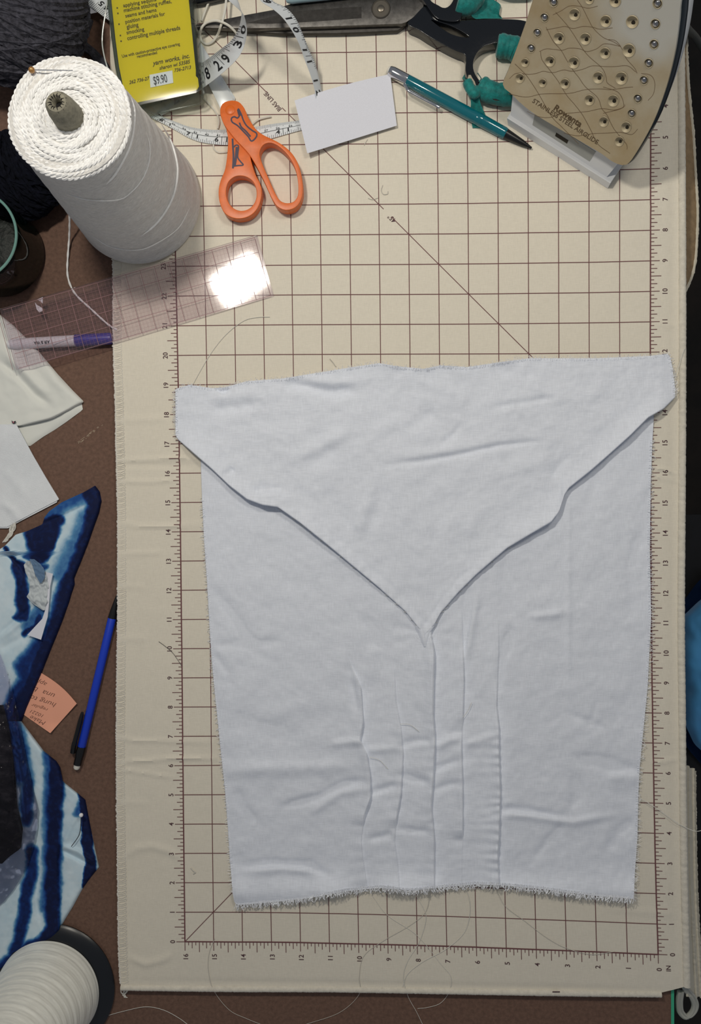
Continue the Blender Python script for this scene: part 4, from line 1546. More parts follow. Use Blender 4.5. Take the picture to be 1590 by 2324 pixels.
# ------------------------------------------------------------------ heavy black tailor's shears
m_iron = M('dark_steel', (92, 90, 88), 0.42, metal=0.85, var=(5, 0.2), bump=(30, 0.15, 0.005))
m_iron2 = M('ground_steel', (66, 64, 62), 0.5, metal=0.8, var=(6, 0.15))
m_enam = M('black_enamel', (16, 20, 26), 0.16, spec=0.6, bump=(7, 0.25, 0.02))
m_enchip = M('chipped_enamel', (170, 160, 140), 0.6)
m_screw = M('screw_steel', (120, 114, 104), 0.38, metal=0.9)
m_teal = M('teal_ribbon', (14, 126, 122), 0.6, spec=0.3, sheen=0.3, var=(8, 0.18), bump=(26, 0.5, 0.02))
sh_o = W(864, 21, 0)
shr = thing('tailor_shears', 'large black-handled steel tailor shears with teal ribbon wrapped handles', 'scissors', (sh_o[0], sh_o[1], 0.02))
c9 = lambda pts: [(950 + x / 6.115, y / 6.115) for x, y in pts]
bladeo = [(440, 57), (500, 45), (560, 33), (620, 22), (660, 8), (700, -10), (760, -22), (930, -30), (965, 0), (958, 22), (940, 38), (922, 50), (910, 54), (821, 57), (740, 60), (640, 63), (560, 64), (480, 63), (444, 61)]
mk('blade', pxplate(bladeo, [], 0.46, 0.20, 0.015), m_iron, shr)
mk('blade', pxplate([(446, 62), (560, 70), (640, 76), (760, 75), (821, 73), (902, 69), (918, 58), (950, 30), (940, -20), (760, -10), (640, 20), (520, 48)], [], 0.24, 0.18, 0.015), m_iron2, shr, label='lower blade')
mk('ground_bevel', pxplate([(658, 27), (740, 20), (820, 15), (820, 41), (740, 47), (660, 52), (600, 54), (560, 52)], [], 0.464, 0.01, 0), m_iron2, shr, smooth=False)
scw = W(864, 21, 0.46)
mk('pivot_screw', lathe([(0.31, -0.02), (0.31, 0.03), (0.285, 0.055), (0.27, 0.055), (0.26, 0.04), (0.12, 0.04), (0.11, 0.06), (0.07, 0.075), (0.02, 0.078)], scw, seg=40), m_screw, shr)
hand = [(940, 36), (953, 22), (965, 14), (983, 33), (1004, 45), (1024, 48), (1064, 46), (1114, 43), (1180, 45), (1205, 58), (1212, 100), (1206, 150), (1192, 194), (1165, 224), (1122, 226), (1084, 204), (1064, 181), (1056, 160), (1056, 126), (1036, 116), (1015, 106), (975, 84), (950, 68), (928, 58), (925, 50)]
hole = [(1128, 97), (1155, 98), (1180, 115), (1188, 140), (1182, 170), (1160, 194), (1130, 200), (1106, 196), (1089, 184), (1076, 164), (1073, 144), (1080, 122), (1098, 105)]
slit = c9([(170, 270), (300, 310), (430, 355), (570, 422), (700, 515), (560, 505), (470, 478), (380, 432), (280, 362)])
mk('handle', pxplate(spline(hand, 110, True), [spline(hole, 50, True), spline(slit, 28, True)], 0.52, 0.44, 0.13, 4), m_enam, shr)
uph = [(940, -30), (960, 0), (985, 36), (1005, 46), (1030, 49), (1044, 44), (1048, 30), (1060, 6), (1075, -30), (1040, -30), (1028, 0), (1020, 12), (1012, 17), (1004, 17), (993, 11), (976, 0), (962, -30)]
mk('handle', pxplate(spline(uph, 70, True), [], 0.62, 0.36, 0.12, 4), m_enam, shr, label='upper handle')
mk('chipped_paint', pxplate(c9([(690, 1040), (720, 1040), (740, 1080), (775, 1130), (790, 1180), (825, 1215), (800, 1205), (760, 1160), (730, 1110), (680, 1110), (680, 1080)]), [], 0.525, 0.006, 0), m_enchip, shr, smooth=False)


def wrap(pts, z, r0, n=44, ridges=5, seed=1):
    p = spline([(x, y, z_) for (x, y), z_ in zip(pts, z)], n)
    P = WP(p)
    s = np.linspace(0, 1, n)
    rr_ = r0 * (1 + 0.09 * np.abs(np.sin(s * math.pi * ridges)) ** 0.5 + 0.05 * vnoise(s * 14, s * 0, seed)) * np.clip(np.minimum(s, 1 - s) * 14 + 0.86, 0, 1)
    return tube(P, rr_, 14)


mk('ribbon_wrap', wrap([(1127, 104), (1148, 106), (1170, 112), (1186, 128)], [0.33] * 4, 0.34, ridges=3, seed=2), m_teal, shr)
mk('ribbon_wrap', wrap([(1086, 196), (1108, 208), (1135, 214), (1168, 214), (1190, 196)], [0.33] * 5, 0.33, ridges=5, seed=3), m_teal, shr)
mk('ribbon_wrap', wrap([(1037, 4), (1056, 10), (1072, -2), (1085, -28)], [0.55, 0.5, 0.48, 0.45], 0.34, ridges=4, seed=4), m_teal, shr)
mk('ribbon_knot', wrap([(1060, 186), (1066, 200), (1076, 212), (1084, 204)], [0.45, 0.5, 0.5, 0.42], 0.16, ridges=2, seed=5), m_teal, shr)


def tailsheet(L, R, zs, n=24, m=7, wav=0.05, seed=0):
    a, b = spline(L, n), spline(R, n)
    t = np.linspace(0, 1, m)
    X = a[:, 0][:, None] * (1 - t) + b[:, 0][:, None] * t
    Y = a[:, 1][:, None] * (1 - t) + b[:, 1][:, None] * t
    Z = np.interp(np.linspace(0, 1, n), np.linspace(0, 1, len(zs)), zs)[:, None] + wav * np.sin(t * 7 + 1.3 * np.linspace(0, 3, n)[:, None] + seed)
    Z = np.maximum(Z, 0.03)
    return sheet(W(X, Y, Z).reshape(-1, 3), gridF(n, m), n, m, 0.015)


mk('ribbon_tail', tailsheet([(1067, 212), (1068, 235), (1067, 262), (1072, 290)], [(1086, 214), (1090, 235), (1102, 262), (1118, 290)], [0.45, 0.25, 0.06, 0.05]), m_teal, shr)
mk('ribbon_tail', tailsheet([(1060, 190), (1054, 182), (1048, 178)], [(1066, 186), (1064, 172), (1056, 164)], [0.42, 0.3, 0.1]), m_teal, shr)
mk('ribbon_tail', tailsheet([(1085, 184), (1090, 178), (1082, 166)], [(1097, 190), (1094, 180), (1084, 164)], [0.55, 0.5, 0.4]), m_teal, shr)
mk('ribbon_tail', tailsheet([(1060, 18), (1075, 41), (1100, 42), (1140, 42)], [(1080, -20), (1112, -5), (1136, 12), (1128, 28)], [0.5, 0.3, 0.2, 0.12], wav=0.06), m_teal, shr)
mk('ribbon_tail', tailsheet([(1110, -20), (1150, -8), (1200, 0)], [(1110, -34), (1150, -24), (1215, -14)], [0.3, 0.3, 0.2]), m_teal, shr)

# white cord looped over the shears' point
m_cord = M('white_cord', (224, 222, 212), 0.85, bump=(40, 0.5, 0.015))
wl_ = spline(WP([(516, -30, 0.5), (513, 0, 0.5), (511, 20, 0.52), (506, 43, 0.56), (500, 61, 0.53), (494, 78, 0.2), (483, 94, 0.1), (470, 100, 0.08), (459, 94, 0.1), (454, 80, 0.2), (457, 64, 0.48), (468, 52, 0.56), (487, 47, 0.62), (503, 50, 0.66), (520, 59, 0.58), (535, 74, 0.4), (545, 90, 0.15)]), 110)
wl2 = spline(WP([(482, -30, 0.2), (475, 0, 0.15), (466, 24, 0.1), (457, 48, 0.1)]), 30)
mk('looped_string', join(tube(wl_, 0.040, 7), tube(wl2, 0.036, 7)), m_cord, label='thin white cord looped over the point of the black shears', cat='cord', loc=(*W(480, 80, 0)[:2], 0.04))
# dark rod and pale blue rod at the top edge
mk('dark_rod', tube(spline(WP([(418, 5, 0.2), (470, -4, 0.2), (530, -18, 0.2), (600, -34, 0.2)]), 16), [0.10] + [0.16] * 14 + [0.12], 12), m_enam, label='dark glossy rod crossing the top edge beside the yellow packet', cat='rod', loc=(*W(480, -4, 0)[:2], 0.03))
m_pblue = M('pale_blue_plastic', (150, 178, 188), 0.35)
pb = [WP([(649, 2, 0.62)])[0], WP([(665, -3, 0.62)])[0], WP([(740, -11, 0.62)])[0], WP([(870, -26, 0.62)])[0]]
pbt = thing('pale_blue_pen', 'pale blue plastic pen lying on the shears at the top edge', 'pen', pb[1])
mk('barrel', tube(spline(pb, 30), [0.06, 0.11] + [0.15] * 28, 14), m_pblue, pbt)
mk('cap', tube(np.array([pb[3], 2 * pb[3] - pb[2]]), [0.16, 0.14], 14), m_pblue, pbt)

# ------------------------------------------------------------------ teal mechanical pencil
m_tealp = M('teal_clear_plastic', (8, 122, 138), 0.14, spec=0.6, coat=0.5)
m_tealp.node_tree.nodes['Principled BSDF'].inputs['Transmission Weight'].default_value = 0.35
m_chrome = M('chrome', (220, 220, 222), 0.12, metal=1.0)
m_blackp = M('black_plastic', (18, 18, 20), 0.32)
m_eraser = M('white_eraser', (222, 220, 210), 0.7)
pr = 0.185
q0, q1 = W(880, 158, pr + 0.02), W(1206, 336, 0.10)
pa = (q1 - q0)
PL = np.linalg.norm(pa)
pa = pa / PL
tpn = thing('mechanical_pencil', 'teal mechanical pencil with chrome clip beside the steam iron', 'pencil', (*((q0 + q1) / 2)[:2], 0.0))
f_ = lambda x, y: float((W(x, y, pr) - q0) @ pa)
mk('eraser', lathe([(0.10, 0.0), (0.125, 0.02), (0.13, 0.12)], q0, pa, 20), m_eraser, tpn)
mk('ferrule', lathe([(0.15, 0.06), (0.165, 0.09), (pr, 0.2), (pr + 0.005, 0.72), (pr, 0.74)], q0, pa, 28), m_chrome, tpn)
mk('barrel', lathe([(pr - 0.01, 0.72), (pr, 0.76), (pr + 0.012, 2.2), (pr + 0.015, 3.6), (pr + 0.005, PL - 1.05), (pr - 0.01, PL - 0.98)], q0, pa, 32), m_tealp, tpn)
mk('grip_band', lathe([(pr + 0.016, 3.35), (pr + 0.024, 3.38), (pr + 0.024, 3.56), (pr + 0.016, 3.59)], q0, pa, 28), m_tealp, tpn)
mk('tip_cone', lathe([(pr - 0.012, PL - 1.0), (pr - 0.03, PL - 0.85), (0.10, PL - 0.35), (0.045, PL - 0.08), (0.03, PL)], q0, pa, 28), m_blackp, tpn)
clp = spline(WP([(917, 190, 0.26), (922, 197, 0.28), (925, 204, 0.30), (938, 212, 0.30), (960, 224, 0.30), (985, 237, 0.30), (998, 244, 0.27)]), 24)
mk('clip', tube(clp, [0.05] * 21 + [0.055, 0.06, 0.05], 8, flat=0.6), m_chrome, tpn)

# ------------------------------------------------------------------ steam iron standing on its heel
m_sole = M('steel_sole', (188, 168, 132), 0.42, metal=0.55, var=(0.5, 0.10), bump=(60, 0.05, 0.003), rgb2=(206, 196, 172))
m_sole.node_tree.nodes['Principled BSDF'].inputs['Specular IOR Level'].default_value = 0.4
m_wiron = M('white_iron_plastic', (230, 232, 234), 0.35)
m_skirt = M('dark_iron_skirt', (22, 34, 42), 0.3)
m_vent = M('vent_dish', (186, 174, 146), 0.5, metal=0.1)
m_hole = M('vent_hole', (40, 34, 22), 0.7)
m_stud = M('chrome_stud', (170, 170, 172), 0.18, metal=1.0)
m_vein = M('sole_vein', (112, 88, 60), 0.6)
m_sltr = M('sole_lettering', (92, 74, 50), 0.6)
ZB, TH = 1.4, math.radians(25)
IA, IB = W(1143, 195, ZB), W(1425, 372, ZB)
ie = (IB - IA) / np.linalg.norm(IB - IA)
in0 = np.array([ie[1], -ie[0], 0.0])
in0 = in0 if in0[1] < 0 else -in0
iup = np.array([0, 0, 1.0]) * math.cos(TH) - in0 * math.sin(TH)
inn = np.cross(ie, iup)
inn = inn if inn @ in0 > 0 else -inn


def sole_uv(px, py):
    d = rays(px, py)
    s = ((IA - CPOS) @ inn) / (d @ inn)
    P = CPOS + d * s[..., None]
    return (P - IA) @ ie, (P - IA) @ iup


def sole3(u, v, w=0.0):
    u, v = np.asarray(u, float), np.asarray(v, float)
    w = np.asarray(w, float) + 0 * u
    return IA + u[..., None] * ie + v[..., None] * iup + w[..., None] * inn


def smap(w):
    return lambda x, y: sole3(*sole_uv(x, y), w)


io = W(1265, 355, 0)
irn = thing('steam_iron', 'steam iron standing upright on its heel with the soleplate facing out', 'iron', (io[0], io[1], 0.0))
c5 = lambda pts: np.array([(1100 + x / 3.245, y / 3.245) for x, y in pts])
opx = np.array([(1210, 0), (1195, 45), (1172, 110), (1152, 162), (1141, 188), (1144, 200), (1160, 213), (1180, 233), (1216, 261), (1300, 311), (1360, 346), (1388, 366), (1408, 374), (1422, 372), (1440, 350), (1480, 280), (1510, 200), (1530, 120), (1540, 50), (1545, 0)], float)
ou, ov = sole_uv(opx[:, 0], opx[:, 1])
outl = list(zip(ou, ov))
uL, vL = ou[0], ov[0]
uR, vR = ou[-1], ov[-1]
tipu, tipv = 1.95, 8.6
right_ext = [(uR - 0.22, vR + 0.75), (uR - 0.55, vR + 1.6), (uR - 0.95, vR + 2.5), (tipu + 0.25, tipv - 0.25)]
left_ext = [(tipu - 0.2, tipv - 0.22), (uL + 1.35, vL + 4.6), (uL + 0.75, vL + 3.3), (uL + 0.3, vL + 1.9), (uL + 0.08, vL + 0.9)]
outl = outl + right_ext + [(tipu, tipv)] + left_ext
soleo = spline(np.array(outl), 150, True)
VENT = [(660, 105, 44), (890, 155, 44), (770, -4, 34), (960, 8, 44), (1085, 160, 48), (545, 280, 44), (740, 285, 44), (885, 390, 42), (1060, 370, 50), (480, 450, 40), (655, 460, 44), (295, 460, 32), (258, 575, 36), (425, 610, 31), (590, 615, 38), (835, 570, 44), (1005, 575, 48), (770, 735, 40), (945, 740, 44), (875, 895, 38), (1040, 935, 40), (990, 1040, 36)]
STUD = [(505, 15, 36), (438, 128, 34), (385, 240, 33), (340, 355, 33), (1270, 25, 38), (1255, 175, 38), (1245, 325, 36), (1205, 465, 36), (1170, 590, 34), (1125, 725, 34), (1080, 835, 33)]
loops = []
an = np.linspace(0, 2 * math.pi, 18, endpoint=False)
vdat = []
for x, y, r in VENT + STUD:
    cpx = c5([(x, y)])[0]
    rp = r / 3.245 * 0.86
    u_, v_ = sole_uv(cpx[0] + rp * np.cos(an), cpx[1] + rp * 1.05 * np.sin(an))
    loops.append(list(zip(u_, v_)))
    vdat.append((u_, v_))
# pale patch with a noisy edge mixed into the sole colour towards the tip
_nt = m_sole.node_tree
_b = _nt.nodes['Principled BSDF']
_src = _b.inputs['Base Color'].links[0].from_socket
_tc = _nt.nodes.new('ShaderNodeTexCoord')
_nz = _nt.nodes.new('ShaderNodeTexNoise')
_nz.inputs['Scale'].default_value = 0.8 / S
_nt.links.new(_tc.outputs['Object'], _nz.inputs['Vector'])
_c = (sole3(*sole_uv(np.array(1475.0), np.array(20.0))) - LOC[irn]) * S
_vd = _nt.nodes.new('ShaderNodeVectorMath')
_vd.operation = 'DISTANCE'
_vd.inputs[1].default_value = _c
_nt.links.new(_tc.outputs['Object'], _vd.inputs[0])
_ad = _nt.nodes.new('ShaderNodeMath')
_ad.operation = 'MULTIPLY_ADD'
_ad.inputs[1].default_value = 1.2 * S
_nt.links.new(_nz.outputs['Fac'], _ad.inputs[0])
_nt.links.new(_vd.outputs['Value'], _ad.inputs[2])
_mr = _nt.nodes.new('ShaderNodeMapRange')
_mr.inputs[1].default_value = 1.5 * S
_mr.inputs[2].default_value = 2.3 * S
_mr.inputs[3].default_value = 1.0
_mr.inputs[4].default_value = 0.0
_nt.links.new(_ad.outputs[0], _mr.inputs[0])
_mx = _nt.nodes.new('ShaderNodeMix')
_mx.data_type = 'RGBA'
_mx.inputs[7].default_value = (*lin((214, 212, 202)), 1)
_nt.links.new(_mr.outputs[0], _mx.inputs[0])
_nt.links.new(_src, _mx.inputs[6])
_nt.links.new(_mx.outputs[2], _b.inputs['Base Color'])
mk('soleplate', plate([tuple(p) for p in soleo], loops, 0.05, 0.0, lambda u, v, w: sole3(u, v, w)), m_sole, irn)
for k, (u_, v_) in enumerate(vdat):
    cu_, cv_ = u_.mean(), v_.mean()
    rings = []
    for f, w in ((1.14, 0.012), (1.07, 0.022), (1.0, 0.004), (0.82, -0.05), (0.5, -0.09), (0.08, -0.10)):
        rings.append(sole3(cu_ + (u_ - cu_) * f, cv_ + (v_ - cv_) * f, w))
    V = np.vstack(rings)
    F = gridF(len(rings), 18, True) + [[(len(rings) - 1) * 18 + j for j in range(18)]]
    vt = mk('steam_vent', (V, F), m_vent, irn)
    if k < len(VENT):
        cu2, cv2 = cu_ + 0.03, cv_ - 0.055
        ring = sole3(cu2 + (u_ - cu_) * 0.36, cv2 + (v_ - cv_) * 0.32, -0.065)
        ring2 = sole3(cu2 + (u_ - cu_) * 0.36, cv2 + (v_ - cv_) * 0.32, -0.12)
        mk('vent_hole', (np.vstack([ring, ring2]), gridF(2, 18, True) + [list(range(18))]), m_hole, vt)
    else:
        c_ = sole3(cu_, cv_, -0.04)
        mk('chrome_stud', ellipsoid(c_, (0.10, 0.10, 0.10), 18, 10), m_stud, vt)
VEIN = [
    [(680, 0), (720, 60), (760, 140), (800, 210), (870, 275), (950, 310), (1000, 345)],
    [(520, 90), (600, 180), (650, 250), (720, 360), (770, 420), (860, 500), (890, 560), (900, 610), (960, 650)],
    [(450, 200), (500, 300), (560, 370), (600, 440), (650, 520), (690, 570), (740, 640), (830, 720), (860, 800), (900, 850), (950, 950), (1040, 1060), (1045, 1100)],
    [(410, 380), (420, 440), (480, 520), (540, 600), (600, 700), (660, 770), (720, 850), (780, 960), (830, 1060), (920, 1130)],
    [(220, 470), (300, 550), (350, 620), (400, 700), (450, 790), (500, 870), (560, 930), (640, 1010), (690, 1060)],
    [(500, 110), (560, 80), (620, 45), (690, 45), (760, 60), (830, 45)],
    [(450, 220), (530, 205), (590, 195), (650, 210), (720, 195), (790, 200), (850, 215), (940, 205)],
    [(400, 380), (450, 360), (520, 365), (570, 370), (620, 355), (700, 360), (750, 380), (820, 360), (870, 325), (920, 325), (990, 340)],
    [(180, 580), (230, 540), (320, 548), (380, 540), (430, 525), (500, 535), (580, 515), (640, 525), (720, 510), (790, 485), (880, 490), (960, 490), (1050, 485), (1110, 530)],
    [(170, 690), (300, 715), (400, 695), (470, 690), (560, 690), (640, 685), (740, 660), (850, 655), (930, 660), (1040, 645), (1090, 640)],
    [(310, 820), (400, 860), (480, 865), (560, 840), (660, 830), (760, 820), (860, 800), (950, 810), (1020, 790), (1030, 770)],
    [(580, 980), (680, 1000), (790, 985), (900, 980), (1000, 975), (1080, 990), (1125, 950)],
    [(910, 290), (960, 300), (1000, 345), (1040, 430), (1100, 500), (1120, 540)],
    [(1150, 540), (1220, 555), (1250, 610), (1240, 690), (1200, 740)],
    [(870, 640), (980, 680), (1020, 760), (1000, 800), (870, 835)],
]
mk('sole_groove', join(*[strip(spline(c5(p), 60), 0.9, smap(0.004)) for p in VEIN]), m_vein, irn, smooth=False, kind='stuff')
mk('lettering', ptext('Rowenta', c5([(503, 806)])[0], c5([(700, 938)])[0], smap(0.005), 0.95, 0.03), m_sltr, irn, smooth=False)
mk('lettering', ptext('STAINLESS STEEL AIRGLIDE', c5([(346, 752)])[0], c5([(823, 1064)])[0], smap(0.005), 1.0, 0.01), m_sltr, irn, smooth=False)
# skirt, body shell and handle behind the plate
cu_, cv_ = soleo[:, 0].mean(), soleo[:, 1].mean()


def ringat(f, w, dv=0.0):
    return sole3(cu_ + (soleo[:, 0] - cu_) * f, cv_ + (soleo[:, 1] - cv_) * f + dv, w)


n_ = len(soleo)


def loft(rs, cap=True):
    V = np.vstack(rs)
    F = gridF(len(rs), n_, True)
    if cap:
        F.append([(len(rs) - 1) * n_ + j for j in range(n_)])
    return V, F


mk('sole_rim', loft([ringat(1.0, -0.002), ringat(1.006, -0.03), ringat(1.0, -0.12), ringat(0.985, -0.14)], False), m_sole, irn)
mk('skirt', loft([ringat(0.985, -0.10), ringat(1.02, -0.16), ringat(1.035, -0.34), ringat(1.03, -0.52), ringat(1.0, -0.6)], False), m_skirt, irn)
mk('body_shell', loft([ringat(1.0, -0.58), ringat(1.01, -0.7), ringat(0.98, -1.2, 0.03), ringat(0.86, -2.0, 0.0), ringat(0.62, -2.7, -0.1), ringat(0.35, -3.0, -0.2)]), m_wiron, irn)
hp = spline(np.array([sole3(2.2, 6.3, -2.2), sole3(2.25, 6.4, -3.6), sole3(2.25, 5.2, -4.3), sole3(2.3, 3.0, -4.4), sole3(2.3, 1.6, -4.0), sole3(2.3, 1.3, -2.6)]), 40)
mk('handle', tube(hp, 0.45, 14), m_wiron, irn)
# heel the iron stands on
f0, f1 = W(1150, 268, 0.30), W(1384, 416, 0.30)
g0, g1 = W(1152, 285, 0.0), W(1378, 428, 0.0)
back = -in0
rows = []
for p0, p1 in ((g0, g1), (f0, f1)):
    rows.append(np.array([p0, p1, p1 + back * 1.0, p0 + back * 1.0]))
foot = np.vstack(rows)
foot[:4, 2] = 0.012
mk('heel_foot', (foot, [[0, 3, 2, 1], [4, 5, 6, 7], [0, 1, 5, 4], [1, 2, 6, 5], [2, 3, 7, 6], [3, 0, 4, 7]]), m_wiron, irn, smooth=False)
h0, h1 = W(1158, 262, 0.3), W(1376, 402, 0.3)
s0, s1 = sole3(0.12, 0.12, -0.3), sole3(4.42, 0.12, -0.3)
m0, m1 = (h0 * 0.5 + s0 * 0.5) - in0 * 0.05, (h1 * 0.5 + s1 * 0.5) - in0 * 0.05
heel = np.vstack([np.array([a, b, b + back * 1.3, a + back * 1.3]) for a, b in ((h0, h1), (m0, m1), (s0, s1))])
F = []
for k in range(2):
    for j in range(4):
        F.append([k * 4 + j, k * 4 + (j + 1) % 4, (k + 1) * 4 + (j + 1) % 4, (k + 1) * 4 + j])
mk('heel', (heel, F + [[3, 2, 1, 0], [8, 9, 10, 11]]), m_wiron, irn, smooth=False)
hm = lambda f, g, o: (h0 * (1 - f) + h1 * f) * (1 - g) + (m0 * (1 - f) + m1 * f) * g + in0 * o
pn_ = np.array([hm(0.22, 0.25, 0.012), hm(0.80, 0.25, 0.012), hm(0.80, 0.9, 0.012), hm(0.22, 0.9, 0.012)])
m_gpan = M('grey_panel', (170, 172, 168), 0.5)
mk('heel_panel', (np.vstack([pn_, pn_ - in0 * 0.03]), [[0, 1, 2, 3], [0, 4, 5, 1], [1, 5, 6, 2], [2, 6, 7, 3], [3, 7, 4, 0]]), m_gpan, irn, smooth=False)
sl = np.array([hm(0.44, 0.42, 0.016), hm(0.56, 0.42, 0.016), hm(0.56, 0.62, 0.016), hm(0.44, 0.62, 0.016)])
mk('panel_slot', (np.vstack([sl, sl - in0 * 0.02]), [[0, 1, 2, 3], [0, 4, 5, 1], [1, 5, 6, 2], [2, 6, 7, 3], [3, 7, 4, 0]]), m_hole, irn, smooth=False)
m_icord = M('grey_cord', (84, 84, 78), 0.8, bump=(40, 0.4, 0.01))
cd = spline(np.vstack([sole3(4.0, 5.2, -2.4)[None], W(1556, -40, 3.4)[None], W(1552, 10, 2.6)[None], W(1552, 50, 1.2)[None], W(1560, 66, 0.4)[None], W(1580, 88, -1.5)[None], W(1605, 130, -6)[None], W(1640, 180, -14)[None]]), 70)
mk('power_cord', tube(cd, 0.12, 10), m_icord, irn)

# ------------------------------------------------------------------ blue pencil, sticky note
m_bluep = M('blue_plastic', (24, 62, 196), 0.35)
b0, b1 = W(267, 1348, TZ + 0.14), W(173, 1746, TZ + 0.14)
ba = b1 - b0
BL = np.linalg.norm(ba)
ba /= BL
bp_ = thing('blue_pencil', 'blue mechanical pencil with black tip and clip along the mat edge', 'pencil', (*((b0 + b1) / 2)[:2], TZ))
br = 0.145
mk('lead_tube', lathe([(0.02, 0.0), (0.03, 0.02), (0.035, 0.12)], b0, ba, 12), m_chrome, bp_)
mk('tip_cone', lathe([(0.045, 0.08), (0.06, 0.15), (0.12, 0.6), (br - 0.005, 0.86)], b0, ba, 20), m_blackp, bp_)
mk('barrel', lathe([(br - 0.01, 0.85), (br, 0.87), (br, BL - 0.82), (br - 0.01, BL - 0.8)], b0, ba, 8), m_bluep, bp_)
mk('collar', lathe([(br + 0.005, BL - 0.82), (br + 0.01, BL - 0.8), (br + 0.01, BL - 0.5), (br - 0.005, BL - 0.45), (br - 0.01, BL - 0.17)], b0, ba, 20), m_blackp, bp_)
mk('eraser', lathe([(0.11, BL - 0.2), (0.11, BL - 0.06), (0.08, BL - 0.01), (0.02, BL)], b0, ba, 18), m_eraser, bp_)
mk('clip', tube(spline(WP([(165, 1708, TZ + 0.2), (168, 1690, TZ + 0.26), (178, 1652, TZ + 0.26), (187, 1616, TZ + 0.22)]), 20), [0.09] * 6 + [0.08] * 10 + [0.07, 0.065, 0.06, 0.04], 8), m_blackp, bp_)

m_note = M('orange_note', (246, 176, 148), 0.75, spec=0.2)
m_pcl = M('pencil_line', (120, 84, 70), 0.8)
no = W(115, 1600, TZ)
nt_ = thing('sticky_note', 'pale orange sticky note with pencilled handwriting under the indigo cloth', 'note', (no[0], no[1], TZ))


def notez(x, y):
    d = ((x - 60) * 0.55 + (y - 1620) * 0.85)
    return TZ + 0.03 + 0.0016 * np.clip(x - 120, 0, 80) + 0.004 * np.clip(y - 1640, 0, 60) * np.clip((x - 85) / 30, 0, 1)


n = 20
A_, B_ = np.meshgrid(np.linspace(0, 1, n), np.linspace(0, 1, n))
q4 = np.array([(88, 1524), (174, 1597), (114, 1664), (45, 1616)], float)
PX = (q4[0] * (1 - A_[..., None]) + q4[1] * A_[..., None]) * (1 - B_[..., None]) + (q4[3] * (1 - A_[..., None]) + q4[2] * A_[..., None]) * B_[..., None]
PX[..., 0] += 6 * np.sin(np.pi * A_) * (1 - B_)
PX[..., 1] -= 3 * np.sin(np.pi * A_) * (1 - B_)
mk('note_paper', sheet(W(PX[..., 0], PX[..., 1], notez(PX[..., 0], PX[..., 1])).reshape(-1, 3), gridF(n, n, False, True), n, n, 0.008), m_note, nt_)
nm = lambda x, y: W(x, y, notez(x, y) + 0.006)
for s_, p0, p1 in (('Make', (104, 1638), (70, 1623)), ('10221', (99, 1622), (70, 1610)), ('regular', (109, 1608), (72, 1596)), ('hung to', (128, 1596), (70, 1577)), ('una  b', (125, 1575), (78, 1558)), ('app', (107, 1550), (84, 1541))):
    mk('handwriting', ptext(s_, p0, p1, nm, 0.8, -0.008, 0.3), m_pcl, nt_, smooth=False)

# ------------------------------------------------------------------ white cloths at the left
m_silk = M('ivory_cloth', (226, 228, 222), 0.6, spec=0.3, sheen=0.3, bump=(50, 0.1, 0.005))
wc = thing('ivory_cloth', 'folded ivory cloth at the left edge below the clear ruler', 'cloth', (*W(70, 880, TZ)[:2], TZ))


def silkz(x, y, u_, v_):
    z = TZ + 0.22 + creases(x, y, [([(0, 820), (40, 850), (80, 895), (120, 925)], -0.12, 9), ([(0, 790), (60, 850), (110, 900)], 0.10, 12), ([(20, 760), (90, 830), (150, 890)], 0.08, 10), ([(0, 760), (70, 810), (130, 870)], -0.06, 9), ([(50, 960), (120, 945), (170, 925)], 0.06, 9)])
    z = z + 0.02 * fbm(x / 30, y / 30, 81)
    return z - 0.14 * np.exp(-((1 - u_) * 380 / 5.0))


g_, _ = rowpatch([(-230, 690), (-230, 1000), (10, 1000)], [(-10, 700), (0, 714), (30, 738), (80, 788), (130, 848), (165, 886), (190, 911), (189, 918)][:7] + [(188, 914), (120, 950), (70, 962), (48, 967)], 700, 966, 90, 130, silkz)
mk('top_layer', g_, m_silk, wc, smooth='all')
g_, _ = rowpatch([(-230, 700), (-230, 1015)], [(-10, 705), (30, 742), (130, 852), (185, 912), (188, 930), (150, 958), (125, 975), (97, 992), (69, 1012)], 705, 1012, 60, 30, lambda x, y, u_, v_: TZ + 0.08 - 0.06 * np.exp(-((1 - u_) * 370 / 4.0)) + 0.012 * fbm(x / 25, y / 25, 5))
mk('lower_layer', g_, m_silk, wc, smooth='all')
m_pinkm = M('pink_mark', (214, 120, 140), 0.6)
hb = [(26, 954), (30, 957), (35, 955), (36, 958), (33, 960), (35, 962), (28, 961), (27, 958)]
mb = mk('printed_mark', pxplate(hb, [], 0.06, 0.01, 0), m_pr, wc, smooth=False, label='tiny black and pink mark')
mk('mark_centre', pxplate([(28.5, 956.5), (32, 958), (31, 960), (29, 959)], [], 0.066, 0.004, 0), m_pinkm, mb, smooth=False)

m_nap = M('paper_napkin', (232, 236, 240), 0.9, spec=0.1, var=(4, 0.02), bump=(26, 0.6, 0.015))
nk = thing('paper_napkin', 'white embossed paper napkin partly on the ivory cloth', 'napkin', (*W(50, 1080, TZ)[:2], TZ))


def napz(x, y, u_, v_):
    e = 0.0035 * np.sin((x * 0.87 + y * 0.5) * 0.9) * np.sin((x * 0.5 - y * 0.87) * 0.9)
    return TZ + 0.30 - 0.20 * sstep(970, 1100, y) + e + creases(x, y, [([(5, 1140), (30, 1160), (45, 1185)], 0.05, 9), ([(0, 1060), (40, 1100), (60, 1130)], 0.03, 12)])


g_, _ = rowpatch([(-230, 960), (-230, 1185), (12, 1197)], [(36, 962), (48, 984), (75, 1034), (104, 1084), (134, 1133.5), (88, 1157), (45, 1180), (14, 1197)], 963, 1196, 110, 120, napz, 0.03)
